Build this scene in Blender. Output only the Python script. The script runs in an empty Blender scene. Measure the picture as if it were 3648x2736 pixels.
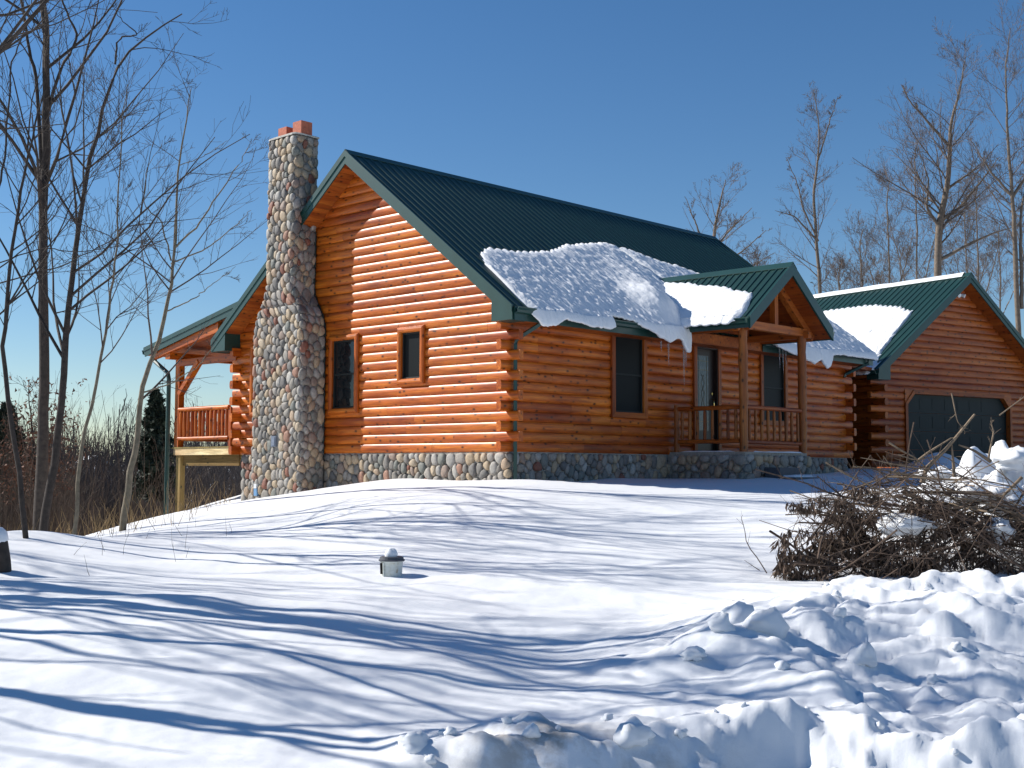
import bpy, math, random
import numpy as np
from mathutils import Vector, Matrix
random.seed(7); rng = np.random.default_rng(11)
scene = bpy.context.scene
COL = scene.collection
R = math.radians

# ------------------------------------------------------------------ camera, sky, sun, exposure
CX, CY, CZ = -17.197, -16.325, -0.350
YAW, PIT, ROL = 0.757596, 0.067686, 0.003161
_cy, _sy, _cp, _sp = math.cos(YAW), math.sin(YAW), math.cos(PIT), math.sin(PIT)
F = Vector((_cy*_cp, _sy*_cp, _sp)); RT = Vector((_sy, -_cy, 0)); UP = RT.cross(F)
RT2 = math.cos(ROL)*RT + math.sin(ROL)*UP; UP2 = -math.sin(ROL)*RT + math.cos(ROL)*UP
cam = bpy.data.cameras.new('camera'); camo = bpy.data.objects.new('camera', cam); COL.objects.link(camo)
m = Matrix((RT2, UP2, -F)).transposed().to_4x4(); m.translation = (CX, CY, CZ); camo.matrix_world = m
cam.sensor_width = 36; cam.lens = 4544.25/3648*36; cam.clip_start = 0.1; cam.clip_end = 3000
scene.camera = camo
SUN_EL, SUN_EPS = 36.0, 27.0          # elevation; degrees past +Y towards -X
world = bpy.data.worlds.new('World'); scene.world = world; world.use_nodes = True
wn = world.node_tree.nodes; wl = world.node_tree.links
sky = wn.new('ShaderNodeTexSky'); sky.sky_type = 'NISHITA'; sky.sun_disc = False
sky.sun_elevation = R(SUN_EL); sky.sun_rotation = R(-SUN_EPS); sky.air_density = 1.0; sky.dust_density = 0.0; sky.ozone_density = 2.8; sky.altitude = 200
wn['Background'].inputs[1].default_value = 0.074
sg = wn.new('ShaderNodeHueSaturation'); sg.inputs['Saturation'].default_value = 1.22; wl.new(sky.outputs[0], sg.inputs['Color'])
sm = wn.new('ShaderNodeMix'); sm.data_type = 'RGBA'; sm.blend_type = 'MULTIPLY'; sm.inputs[0].default_value = 1.0; sm.inputs[7].default_value = (0.96, 0.985, 1.045, 1)
wl.new(sg.outputs[0], sm.inputs[6]); wl.new(sm.outputs[2], wn['Background'].inputs[0])
se, ce = math.sin(R(SUN_EL)), math.cos(R(SUN_EL))
SUN = Vector((-math.sin(R(SUN_EPS))*ce, math.cos(R(SUN_EPS))*ce, se))
sl = bpy.data.lights.new('sun', 'SUN'); sl.energy = 5.0; sl.angle = R(0.53); sl.color = (1.0, 0.955, 0.88)
so = bpy.data.objects.new('sun', sl); COL.objects.link(so); so.rotation_euler = SUN.to_track_quat('Z', 'Y').to_euler()
scene.view_settings.view_transform = 'Standard'; scene.view_settings.look = 'None'
scene.view_settings.exposure = 0.45; scene.view_settings.gamma = 1.0; scene.view_settings.use_curve_mapping = False
scene.render.engine = 'CYCLES'; scene.cycles.max_bounces = 6

FH = np.array([_cy, _sy]); RH = np.array([_sy, -_cy])
def uv2xy(u, v): return CX+FH[0]*v+RH[0]*u, CY+FH[1]*v+RH[1]*u
def xy2uv(x, y): return (x-CX)*RH[0]+(y-CY)*RH[1], (x-CX)*FH[0]+(y-CY)*FH[1]
def pix(px, py, v):                    # photo pixel at forward distance v -> world point
    d = F + RT2*((px-1824)/4544.25) - UP2*((py-1368)/4544.25)
    h = d.x*FH[0]+d.y*FH[1]; t = v/h
    return (CX+d.x*t, CY+d.y*t, CZ+d.z*t)

# ------------------------------------------------------------------ materials
MATS = {}
def nm(name):
    m = bpy.data.materials.new(name); m.use_nodes = True; MATS[name] = m
    return m, m.node_tree.nodes, m.node_tree.links, m.node_tree.nodes['Principled BSDF']
def ramp(n, stops, interp='LINEAR'):
    r = n.new('ShaderNodeValToRGB'); r.color_ramp.interpolation = interp; e = r.color_ramp.elements
    while len(e) < len(stops): e.new(0.5)
    for el, (p, c) in zip(e, stops): el.position = p; el.color = tuple(c)+(1,) if len(c) == 3 else c
    return r
def noise(n, l, vec, scale, detail=4, rough=0.55, mapscale=None):
    t = n.new('ShaderNodeTexNoise'); t.inputs['Scale'].default_value = scale; t.inputs['Detail'].default_value = detail; t.inputs['Roughness'].default_value = rough
    if mapscale:
        mp = n.new('ShaderNodeMapping'); mp.inputs['Scale'].default_value = mapscale; l.new(vec, mp.inputs[0]); l.new(mp.outputs[0], t.inputs[0])
    else: l.new(vec, t.inputs[0])
    return t
def mix(n, l, fac, a, b, mode='MIX'):
    x = n.new('ShaderNodeMix'); x.data_type = 'RGBA'; x.blend_type = mode
    for s, val in ((0, fac), (6, a), (7, b)):
        if hasattr(val, 'links') or hasattr(val, 'is_linked'): l.new(val, x.inputs[s])
        else: x.inputs[s].default_value = val if s == 0 else tuple(val)+(1,)
    return x.outputs[2]
def bump(n, l, b, h, strength, dist=0.01):
    bp = n.new('ShaderNodeBump'); bp.inputs['Strength'].default_value = strength; bp.inputs['Distance'].default_value = dist
    l.new(h, bp.inputs['Height']); l.new(bp.outputs[0], b.inputs['Normal'])
def coord(n, which='Object'): return n.new('ShaderNodeTexCoord').outputs[which]

def wood_mat(name, axis, dark, midc, light, rough=0.36, coat=0.12, knots=True):
    m, n, l, b = nm(name); co = coord(n)
    oi = n.new('ShaderNodeObjectInfo')
    off = n.new('ShaderNodeVectorMath'); off.operation = 'MULTIPLY_ADD'
    rv = n.new('ShaderNodeCombineXYZ'); l.new(oi.outputs['Random'], rv.inputs[0]); l.new(oi.outputs['Random'], rv.inputs[1]); l.new(oi.outputs['Random'], rv.inputs[2])
    l.new(rv.outputs[0], off.inputs[0]); off.inputs[1].default_value = (37, 53, 71); l.new(co, off.inputs[2]); v = off.outputs[0]
    s = [14, 14, 14]; s['XYZ'.index(axis)] = 0.9
    g = noise(n, l, v, 1.0, 6, 0.62, tuple(s))
    s2 = [60, 60, 60]; s2['XYZ'.index(axis)] = 2.5
    g2 = noise(n, l, v, 1.0, 3, 0.6, tuple(s2))
    s3 = [2.2, 2.2, 2.2]; s3['XYZ'.index(axis)] = 0.8
    blot = noise(n, l, v, 1.0, 3, 0.5, tuple(s3))
    r = ramp(n, [(0.25, dark), (0.5, midc), (0.78, light)]); l.new(g.outputs[0], r.inputs[0])
    fine = ramp(n, [(0.35, (0.72,)*3), (0.6, (1.08,)*3)]); l.new(g2.outputs[0], fine.inputs[0])
    c = mix(n, l, 1.0, r.outputs[0], fine.outputs[0], 'MULTIPLY')
    br = ramp(n, [(0.3, (0.68, 0.55, 0.5)), (0.5, (1, 1, 1)), (0.75, (1.22, 1.28, 1.3))]); l.new(blot.outputs[0], br.inputs[0])
    c = mix(n, l, 0.9, c, br.outputs[0], 'MULTIPLY')
    tr = ramp(n, [(0.0, (0.74, 0.62, 0.55)), (0.35, (1, 0.96, 0.92)), (0.7, (1.0, 1.06, 1.05)), (1.0, (1.18, 1.22, 1.2))]); l.new(oi.outputs['Random'], tr.inputs[0])
    c = mix(n, l, 1.0, c, tr.outputs[0], 'MULTIPLY')
    if knots:
        s4 = [8.0, 8.0, 8.0]; s4['XYZ'.index(axis)] = 4.6
        mp = n.new('ShaderNodeMapping'); mp.inputs['Scale'].default_value = tuple(s4); l.new(v, mp.inputs[0])
        vo = n.new('ShaderNodeTexVoronoi'); l.new(mp.outputs[0], vo.inputs[0]); vo.inputs['Scale'].default_value = 1.0
        kr = ramp(n, [(0.0, (0.9,)*3), (0.12, (0.95,)*3), (0.17, (0.4,)*3), (0.24, (0.12,)*3), (0.34, (0,)*3)]); l.new(vo.outputs['Distance'], kr.inputs[0])
        c = mix(n, l, kr.outputs[0], c, (dark[0]*0.22, dark[1]*0.3, dark[2]*0.5))
    l.new(c, b.inputs['Base Color']); b.inputs['Specular IOR Level'].default_value = 0.3; b.inputs['Coat Weight'].default_value = coat; b.inputs['Coat Roughness'].default_value = 0.22
    rr = ramp(n, [(0.3, (rough,)*3), (0.7, (rough+0.2,)*3)]); l.new(g2.outputs[0], rr.inputs[0]); l.new(rr.outputs[0], b.inputs['Roughness'])
    bump(n, l, b, g2.outputs[0], 0.35, 0.004)
    return m
OR = ((0.23, 0.039, 0.004), (0.47, 0.106, 0.008), (0.64, 0.195, 0.017))
for ax in 'XYZ': wood_mat('stained_log_'+ax.lower(), ax, *OR)
for ax in 'XY': wood_mat('garage_log_'+ax.lower(), ax, (0.17, 0.032, 0.005), (0.33, 0.075, 0.009), (0.42, 0.12, 0.016))  # cabin stain made darker and redder; the garage's shade is mixed into the colour
for ax in 'XYZ': wood_mat('cedar_board_'+ax.lower(), ax, (0.20, 0.040, 0.006), (0.33, 0.078, 0.010), (0.43, 0.125, 0.018), 0.45, 0.12)
wood_mat('peeled_log_z', 'Z', (0.17, 0.042, 0.008), (0.29, 0.085, 0.016), (0.38, 0.14, 0.03), 0.45, 0.12)
wood_mat('fresh_lumber_y', 'Y', (0.5, 0.34, 0.16), (0.72, 0.55, 0.3), (0.85, 0.7, 0.45), 0.7, 0.0, False)
wood_mat('treated_lumber_y', 'Y', (0.13, 0.09, 0.03), (0.24, 0.17, 0.06), (0.32, 0.24, 0.1), 0.8, 0.0)
wood_mat('treated_lumber_z', 'Z', (0.26, 0.2, 0.07), (0.38, 0.3, 0.12), (0.46, 0.38, 0.18), 0.8, 0.0)

def plain(name, c, rough=0.5, metal=0.0, coat=0.0, nscale=6.0, var=0.15, bumpd=0.0):
    m, n, l, b = nm(name); co = coord(n); t = noise(n, l, co, nscale, 5)
    r = ramp(n, [(0.3, [x*(1-var) for x in c]), (0.7, [min(1, x*(1+var)) for x in c])]); l.new(t.outputs[0], r.inputs[0]); l.new(r.outputs[0], b.inputs['Base Color'])
    b.inputs['Roughness'].default_value = rough; b.inputs['Metallic'].default_value = metal; b.inputs['Coat Weight'].default_value = coat
    if bumpd: bump(n, l, b, t.outputs[0], 0.6, bumpd)
    return m
plain('green_metal', (0.0045, 0.034, 0.028), 0.42, 0, 0.0, 3.0, 0.12)
plain('green_trim', (0.006, 0.043, 0.036), 0.42, 0, 0.15, 3.0, 0.1)
plain('garage_door_green', (0.005, 0.012, 0.010), 0.7, 0, 0, 2, 0.15)
plain('black_sash', (0.006, 0.010, 0.009), 0.7)
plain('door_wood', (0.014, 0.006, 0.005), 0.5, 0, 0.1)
plain('brass', (0.8, 0.55, 0.2), 0.22, 1.0)
plain('came_metal', (0.16, 0.13, 0.07), 0.4, 0.8)
plain('mortar', (0.30, 0.28, 0.25), 0.95, 0, 0, 25, 0.25, 0.01)
plain('concrete_cap', (0.42, 0.40, 0.36), 0.9, 0, 0, 14, 0.2, 0.01)
plain('terracotta', (0.42, 0.12, 0.065), 0.8, 0, 0, 18, 0.2, 0.004)
plain('plate_grey', (0.16, 0.19, 0.25), 0.5)
plain('white_plastic', (0.7, 0.72, 0.72), 0.5)
plain('blue_label', (0.15, 0.3, 0.5), 0.5)
plain('lid_grey', (0.05, 0.055, 0.07), 0.6, 0, 0, 30, 0.25)
plain('dark_gap', (0.006, 0.006, 0.006), 0.9)
plain('dark_soil', (0.05, 0.03, 0.02), 0.95, 0, 0, 20, 0.5, 0.02)
plain('sealant', (0.006, 0.012, 0.01), 0.6)

m, n, l, b = nm('bucket_plastic'); co = coord(n)
t = noise(n, l, co, 18, 5); r = ramp(n, [(0.45, (0.55, 0.58, 0.55)), (0.62, (0.48, 0.50, 0.45)), (0.72, (0.26, 0.17, 0.08))]); l.new(t.outputs[0], r.inputs[0]); l.new(r.outputs[0], b.inputs['Base Color']); b.inputs['Roughness'].default_value = 0.5

m, n, l, b = nm('glass_pane'); b.inputs['Base Color'].default_value = (0.008, 0.011, 0.013, 1); b.inputs['Roughness'].default_value = 0.06
m, n, l, b = nm('screen_pane'); b.inputs['Base Color'].default_value = (0.006, 0.008, 0.009, 1); b.inputs['Roughness'].default_value = 0.45; b.inputs['Specular IOR Level'].default_value = 0.12
m, n, l, b = nm('lattice_glass'); co = coord(n)
mp = n.new('ShaderNodeMapping'); mp.inputs['Scale'].default_value = (60, 1, 9); l.new(co, mp.inputs[0])
t = noise(n, l, mp.outputs[0], 1.0, 4, 0.7); r = ramp(n, [(0.35, (0.025, 0.035, 0.045)), (0.55, (0.09, 0.12, 0.14)), (0.75, (0.22, 0.27, 0.28))]); l.new(t.outputs[0], r.inputs[0]); l.new(r.outputs[0], b.inputs['Base Color']); b.inputs['Roughness'].default_value = 0.2
bump(n, l, b, t.outputs[0], 0.5, 0.01)

m, n, l, b = nm('river_stone'); co = coord(n)
at = n.new('ShaderNodeAttribute'); at.attribute_name = 'tint'
r = ramp(n, [(0.0, (0.20, 0.19, 0.175)), (0.1, (0.29, 0.27, 0.245)), (0.2, (0.15, 0.145, 0.14)), (0.3, (0.38, 0.30, 0.205)), (0.42, (0.24, 0.225, 0.20)), (0.52, (0.36, 0.27, 0.19)),
    (0.6, (0.33, 0.32, 0.30)), (0.7, (0.17, 0.18, 0.165)), (0.78, (0.26, 0.20, 0.165)), (0.84, (0.42, 0.345, 0.25)), (0.91, (0.22, 0.09, 0.06)), (0.955, (0.31, 0.17, 0.12)), (0.98, (0.4, 0.39, 0.36))], 'CONSTANT'); l.new(at.outputs['Fac'], r.inputs[0])
t = noise(n, l, co, 22, 6, 0.65); fr = ramp(n, [(0.3, (0.68, 0.67, 0.66)), (0.5, (0.95, 0.93, 0.91)), (0.72, (1.25, 1.21, 1.16))]); l.new(t.outputs[0], fr.inputs[0])
c = mix(n, l, 1.0, r.outputs[0], fr.outputs[0], 'MULTIPLY'); l.new(c, b.inputs['Base Color']); b.inputs['Roughness'].default_value = 0.72
t2 = noise(n, l, co, 60, 4); bump(n, l, b, t2.outputs[0], 0.35, 0.006)

def snow_mat(name, fine=0.5, dirt=0.0, crust=0.0):
    m, n, l, b = nm(name); co = coord(n)
    b.inputs['Roughness'].default_value = 0.62; b.inputs['Specular IOR Level'].default_value = 0.35
    t = noise(n, l, co, 9, 8, 0.62); t2 = noise(n, l, co, 90, 3, 0.6)
    ad = n.new('ShaderNodeMath'); ad.operation = 'MULTIPLY_ADD'; l.new(t2.outputs[0], ad.inputs[0]); ad.inputs[1].default_value = 0.22; l.new(t.outputs[0], ad.inputs[2])
    bump(n, l, b, ad.outputs[0], fine, 0.012 + crust)
    if dirt:
        d1 = noise(n, l, co, 3.0, 6, 0.7); at = n.new('ShaderNodeAttribute'); at.attribute_name = 'dirt'
        mu = n.new('ShaderNodeMath'); mu.operation = 'MULTIPLY'; l.new(at.outputs['Fac'], mu.inputs[0])
        dr = ramp(n, [(0.42, (0, 0, 0)), (0.62, (1, 1, 1))]); l.new(d1.outputs[0], dr.inputs[0]); l.new(dr.outputs[0], mu.inputs[1])
        c = mix(n, l, mu.outputs[0], (0.80, 0.812, 0.83), (0.36, 0.30, 0.23)); l.new(c, b.inputs['Base Color'])
    else: b.inputs['Base Color'].default_value = (0.80, 0.812, 0.83, 1)
    return m
snow_mat('snow', 0.35, 1.0); snow_mat('roof_snow', 0.6, 0.0, 0.01); snow_mat('smooth_snow', 0.3)
m, n, l, b = nm('ice'); b.inputs['Base Color'].default_value = (0.85, 0.92, 0.97, 1); b.inputs['Transmission Weight'].default_value = 0.9; b.inputs['Roughness'].default_value = 0.12; b.inputs['IOR'].default_value = 1.31
plain('bark_dark', (0.045, 0.034, 0.027), 0.9, 0, 0, 12, 0.4, 0.01)
plain('bark_pale', (0.17, 0.14, 0.095), 0.85, 0, 0, 12, 0.3, 0.01)
plain('bark_warm', (0.15, 0.115, 0.085), 0.85, 0, 0, 9, 0.3)
plain('twig_grey', (0.08, 0.06, 0.05), 0.9, 0, 0, 3, 0.35)
plain('brush_brown', (0.095, 0.068, 0.050), 0.95, 0, 0, 1.3, 0.5)
plain('weed_brown', (0.10, 0.065, 0.036), 0.95, 0, 0, 2, 0.45)
plain('far_brush', (0.075, 0.062, 0.058), 0.95, 0, 0, 0.3, 0.35)
plain('dry_grass', (0.30, 0.20, 0.09), 0.9, 0, 0, 4, 0.4)
plain('oak_leaf', (0.14, 0.06, 0.032), 0.8, 0, 0, 5, 0.4)
plain('spruce_needle', (0.020, 0.034, 0.018), 0.8, 0, 0, 5, 0.4)
plain('dead_leaf', (0.095, 0.06, 0.04), 0.75, 0, 0, 14, 0.5)
plain('cut_stick', (0.20, 0.145, 0.095), 0.85, 0, 0, 16, 0.45, 0.005)
plain('cut_stick_dark', (0.10, 0.065, 0.045), 0.85, 0, 0, 16, 0.4, 0.005)
plain('far_siding', (0.3, 0.3, 0.32), 0.8)
M = MATS

# ------------------------------------------------------------------ object helpers
def setp(o, label=None, cat=None, group=None, kind=None):
    if label: o['label'] = label
    if cat: o['category'] = cat
    if group: o['group'] = group
    if kind: o['kind'] = kind
    return o
def empty(name, loc=(0, 0, 0), rz=0, parent=None):
    o = bpy.data.objects.new(name, None); COL.objects.link(o); o.location = loc; o.rotation_euler = (0, 0, rz); o.parent = parent; return o
def link(name, me, mat, parent=None):
    if mat:
        for mm in (mat if isinstance(mat, (list, tuple)) else [mat]): me.materials.append(M[mm] if isinstance(mm, str) else mm)
    o = bpy.data.objects.new(name, me); COL.objects.link(o); o.parent = parent; return o
class MB:
    def __init__(s): s.v = []; s.f = []; s.sm = []; s.t = []
    def add(s, vs, fs, smooth=False, tint=0.5):
        k = len(s.v); s.v += [tuple(p) for p in vs]; s.f += [tuple(i+k for i in f) for f in fs]; s.sm += [smooth]*len(fs); s.t += [tint]*len(vs)
    def box(s, a, b):
        x0, y0, z0 = a; x1, y1, z1 = b
        s.add([(x0,y0,z0),(x1,y0,z0),(x1,y1,z0),(x0,y1,z0),(x0,y0,z1),(x1,y0,z1),(x1,y1,z1),(x0,y1,z1)],
              [(0,3,2,1),(4,5,6,7),(0,1,5,4),(1,2,6,5),(2,3,7,6),(3,0,4,7)])
    def beam(s, p, q, w, h, up=(0, 0, 1)):      # rectangular bar from p to q
        p, q = Vector(p), Vector(q); d = (q-p).normalized(); x = d.cross(Vector(up)).normalized()*w/2; y = x.normalized().cross(d)*h/2
        vs = [p-x-y, p+x-y, p+x+y, p-x+y, q-x-y, q+x-y, q+x+y, q-x+y]
        s.add(vs, [(0,3,2,1),(4,5,6,7),(0,1,5,4),(1,2,6,5),(2,3,7,6),(3,0,4,7)])
    def prism(s, poly, axis, a0, a1):           # poly in the two other axes (order kept), extruded along axis
        n = len(poly)
        def P(p, a):
            if axis == 0: return (a, p[0], p[1])
            if axis == 1: return (p[0], a, p[1])
            return (p[0], p[1], a)
        s.add([P(p, a0) for p in poly]+[P(p, a1) for p in poly], [tuple(range(n))[::-1], tuple(range(n, 2*n))]+[(i, (i+1) % n, n+(i+1) % n, n+i) for i in range(n)])
    def tube(s, pts, rad, n=8, cap=True, smooth=True):
        pts = [Vector(p) for p in pts]; rad = rad if isinstance(rad, (list, tuple)) else [rad]*len(pts)
        vs = []; ref = Vector((0.13, 0.21, 0.97)) if abs((pts[-1]-pts[0]).normalized().z) < 0.9 else Vector((1, 0.1, 0))
        for i, p in enumerate(pts):
            d = (pts[min(i+1, len(pts)-1)]-pts[max(i-1, 0)]).normalized(); x = d.cross(ref).normalized(); y = d.cross(x)
            for k in range(n): a = 2*math.pi*k/n; vs.append(p+(x*math.cos(a)+y*math.sin(a))*rad[i])
        fs = [(i*n+k, i*n+(k+1) % n, (i+1)*n+(k+1) % n, (i+1)*n+k) for i in range(len(pts)-1) for k in range(n)]
        s.add(vs, fs, smooth)
        if cap: s.add(vs[:n], [tuple(range(n))], False); s.add(vs[-n:], [tuple(range(n))[::-1]], False)
    def build(s, name, mat, parent=None, tint=False, fix=True):
        me = bpy.data.meshes.new(name); me.from_pydata(s.v, [], s.f)
        me.polygons.foreach_set('use_smooth', s.sm)
        if tint:
            a = me.attributes.new('tint', 'FLOAT', 'POINT'); a.data.foreach_set('value', s.t)
        me.update()
        if fix:
            import bmesh
            bm = bmesh.new(); bm.from_mesh(me); bmesh.ops.recalc_face_normals(bm, faces=bm.faces); bm.to_mesh(me); bm.free()
        return link(name, me, mat, parent)
def mesh_np(name, V, Q, mat, parent=None, smooth=True, attrs=None):   # V (n,3), Q (m,k)
    me = bpy.data.meshes.new(name); k = Q.shape[1]
    me.vertices.add(len(V)); me.vertices.foreach_set('co', np.ascontiguousarray(V, np.float32).ravel())
    me.loops.add(Q.size); me.loops.foreach_set('vertex_index', np.ascontiguousarray(Q, np.int32).ravel())
    me.polygons.add(len(Q)); me.polygons.foreach_set('loop_start', np.arange(0, Q.size, k, dtype=np.int32))
    me.polygons.foreach_set('use_smooth', np.full(len(Q), smooth))
    for nme, arr in (attrs or {}).items():
        a = me.attributes.new(nme, 'FLOAT', 'POINT'); a.data.foreach_set('value', np.ascontiguousarray(arr, np.float32))
    me.update(calc_edges=True); me.validate()
    return link(name, me, mat, parent)

# numpy gradient noise
_perm = rng.permutation(512); _perm = np.concatenate([_perm, _perm])
_g = rng.normal(size=(512, 3)); _g /= np.linalg.norm(_g, axis=1)[:, None]
def pn(x, y, z=0.0):
    x, y, z = np.broadcast_arrays(np.asarray(x, float), np.asarray(y, float), np.asarray(z, float))
    xi, yi, zi = np.floor(x).astype(int), np.floor(y).astype(int), np.floor(z).astype(int)
    xf, yf, zf = x-xi, y-yi, z-zi; f = lambda t: t*t*t*(t*(t*6-15)+10); u, v, w = f(xf), f(yf), f(zf); r = 0
    for dx in (0, 1):
        for dy in (0, 1):
            for dz in (0, 1):
                g = _g[_perm[(_perm[(_perm[(xi+dx) & 511]+yi+dy) & 511]+zi+dz) & 511]]
                d = g[..., 0]*(xf-dx)+g[..., 1]*(yf-dy)+g[..., 2]*(zf-dz)
                r = r+d*(u if dx else 1-u)*(v if dy else 1-v)*(w if dz else 1-w)
    return r*1.6
def fbm(x, y, z=0.0, o=4, g=0.5):
    r = 0; a = 1; s = 1
    for i in range(o): r = r+a*pn(x*s+13.7*i, y*s+5.1*i, np.asarray(z)*s); a *= g; s *= 2.03
    return r
sst = lambda a, b, x: (lambda t: t*t*(3-2*t))(np.clip((x-a)/(b-a), 0, 1))

# ------------------------------------------------------------------ terrain
def PZ(px, py, v): return ((px-1824)/4544.25*v*1.0, v, CZ-(py-1676)/4544.25*v)
cps = [PZ(*q) for q in [(1395,2050,15),(0,2736,6.6),(600,2736,6.6),(0,2500,7.8),(0,2300,9.5),(-900,2300,9.5),(-900,2736,6.6),(0,2130,12),(700,2300,9.8),(700,2130,12.2),(1400,2300,10.5),(2200,2330,10.9),
    (1400,2500,8.4),(2400,2060,14.3),(2600,1950,16.5),(2600,1850,18.5),(2600,1775,20.5),(1400,1850,18.5),(1400,1780,20.3),(900,1900,19),(900,2050,15),(400,2010,15.5),(0,2010,14.5),(-900,2010,14.5),
    (3600,1735,24),(3300,1700,27),(3278,1668,35),(3620,1668,38),(3000,1840,18),(3500,1960,16),(2800,2040,14.6),(3300,2130,12.8),
    (35,1925,17),(120,1912,18),(200,1925,19),(300,1922,20.5),(400,1890,24),(500,1860,28),(-600,1935,16),(-1500,1940,15)]]
for (x, y, z) in [(0,4.5,-.73),(0,3.2,-.5),(0,2.2,-.54),(0,1.1,-.56),(0,.1,-.51),(0,8.5,-1.17),(0,11.6,-1.52),(.6,0,-.51),(1.5,0,-.6),(3,0,-.49),(4.9,0,-.52),(6.2,-1.9,-.42),(8.2,0,-.4),(10.8,0,-.43),(12.6,0,-.34),
    (15.4,.5,-.25),(6,5,-.6),(12,8,-.9),(8,12,-1.8),(-.6,6,-.95),(20,4,-.4),(20,12,-.8),(4,14,-2.4),(0,16,-3.2),(13,1,-.3),(14.5,1,-.28),(3,-3,-.66),(6,-4,-.62),(11,-3,-.5)]:
    u, v = xy2uv(x, y); cps.append((u, v, z))
cps += [(-9.5,24,-2.6),(-8,28,-3.4),(-14,22,-2.8),(-6,38,-4.6),(-14,34,-4.8),(-22,24,-3.6),(4,45,-2.6),(-4,48,-5.0),(-20,45,-6),(14,45,-1.0),(24,40,-.8),(26,28,-.6),(24,18,-1.2),(18,10,-1.9),(10,5,-2.3),
    (4,5,-2.3),(0,3,-2.2),(-6,3,-1.95),(-14,8,-1.7),(-20,14,-1.6),(-0.8,6.6,-1.93),(0.9,6.5,-2.2),(2.0,6.5,-2.25),(3,6.6,-2.25),(3.1,9.3,-2.08),(3.9,9.2,-2.02),(2.6,8.6,-2.0),(3.6,9.5,-1.95),(5,7,-2.25),(3.3,11.2,-1.8),(12,14,-1.6),(14,22,-1.0)]
cps = np.array(cps)
def _phi(r): return np.where(r > 1e-9, r*r*np.log(np.maximum(r, 1e-9)), 0)
_n = len(cps); _A = np.zeros((_n+3, _n+3)); _d = np.hypot(cps[:, None, 0]-cps[None, :, 0], cps[:, None, 1]-cps[None, :, 1])
_A[:_n, :_n] = _phi(_d)+np.eye(_n)*0.6; _A[:_n, _n] = 1; _A[:_n, _n+1:_n+3] = cps[:, :2]; _A[_n:, :_n] = _A[:_n, _n:].T
_w = np.linalg.solve(_A, np.concatenate([cps[:, 2], [0, 0, 0]]))
def base_h(u, v):
    u = np.asarray(u, float); v = np.asarray(v, float); uc = np.clip(u, -26, 28); vc = np.clip(v, 3, 48)
    r = _w[_n]+_w[_n+1]*uc+_w[_n+2]*vc
    for i in range(_n): r = r+_w[i]*_phi(np.hypot(uc-cps[i, 0], vc-cps[i, 1]))
    far = -6.0+3.2*sst(90, 320, v)+3.2*sst(5, 40, u)+6*sst(320, 900, v)
    t = sst(44, 75, np.hypot(u*0.8, v))
    return r*(1-t)+far*t
MIDC = [(3800,2095,12.4),(3648,2092,12.4),(3200,2086,12.2),(2900,2105,11.8),(2720,2165,11.2),(2600,2230,10.6),(2480,2320,9.9),(2330,2440,9.2)]
MIDD = [(2600,2215,10.4),(2760,2300,9.8),(2900,2400,9.1),(3010,2500,8.5),(3110,2580,8.0)]
NEARC = [(1400,2705,6.85),(1500,2650,6.9),(1620,2610,6.95),(1750,2590,7.0),(1930,2555,7.1),(2060,2600,7.15),(2250,2575,7.3),(2450,2560,7.5),(2650,2500,7.7),(2850,2500,7.8),(2980,2528,7.65),(3150,2572,7.5),(3350,2585,7.4),(3560,2560,7.4),(3800,2540,7.4)]
def ridge(u, v, line, far_w, near_w, base):
    pts = np.array([PZ(*q) for q in line]); best = np.full(np.shape(u), 1e9); top = np.zeros(np.shape(u)); side = np.zeros(np.shape(u))
    for a, b in zip(pts[:-1], pts[1:]):
        d = b[:2]-a[:2]; L2 = d@d; t = np.clip(((u-a[0])*d[0]+(v-a[1])*d[1])/L2, 0, 1)
        px, py = a[0]+t*d[0], a[1]+t*d[1]; ds = np.hypot(u-px, v-py); k = ds < best
        best = np.where(k, ds, best); top = np.where(k, a[2]+t*(b[2]-a[2]), top)
    o_ = np.argsort(pts[:, 0]); dv = v-np.interp(u, pts[o_, 0], pts[o_, 1]); bl = sst(-0.12, 0.12, dv)
    w = near_w*(1-bl)+far_w*bl; fall = np.exp(-(best/w)**2*1.4)
    return np.maximum(top-base, 0)*fall
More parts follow.
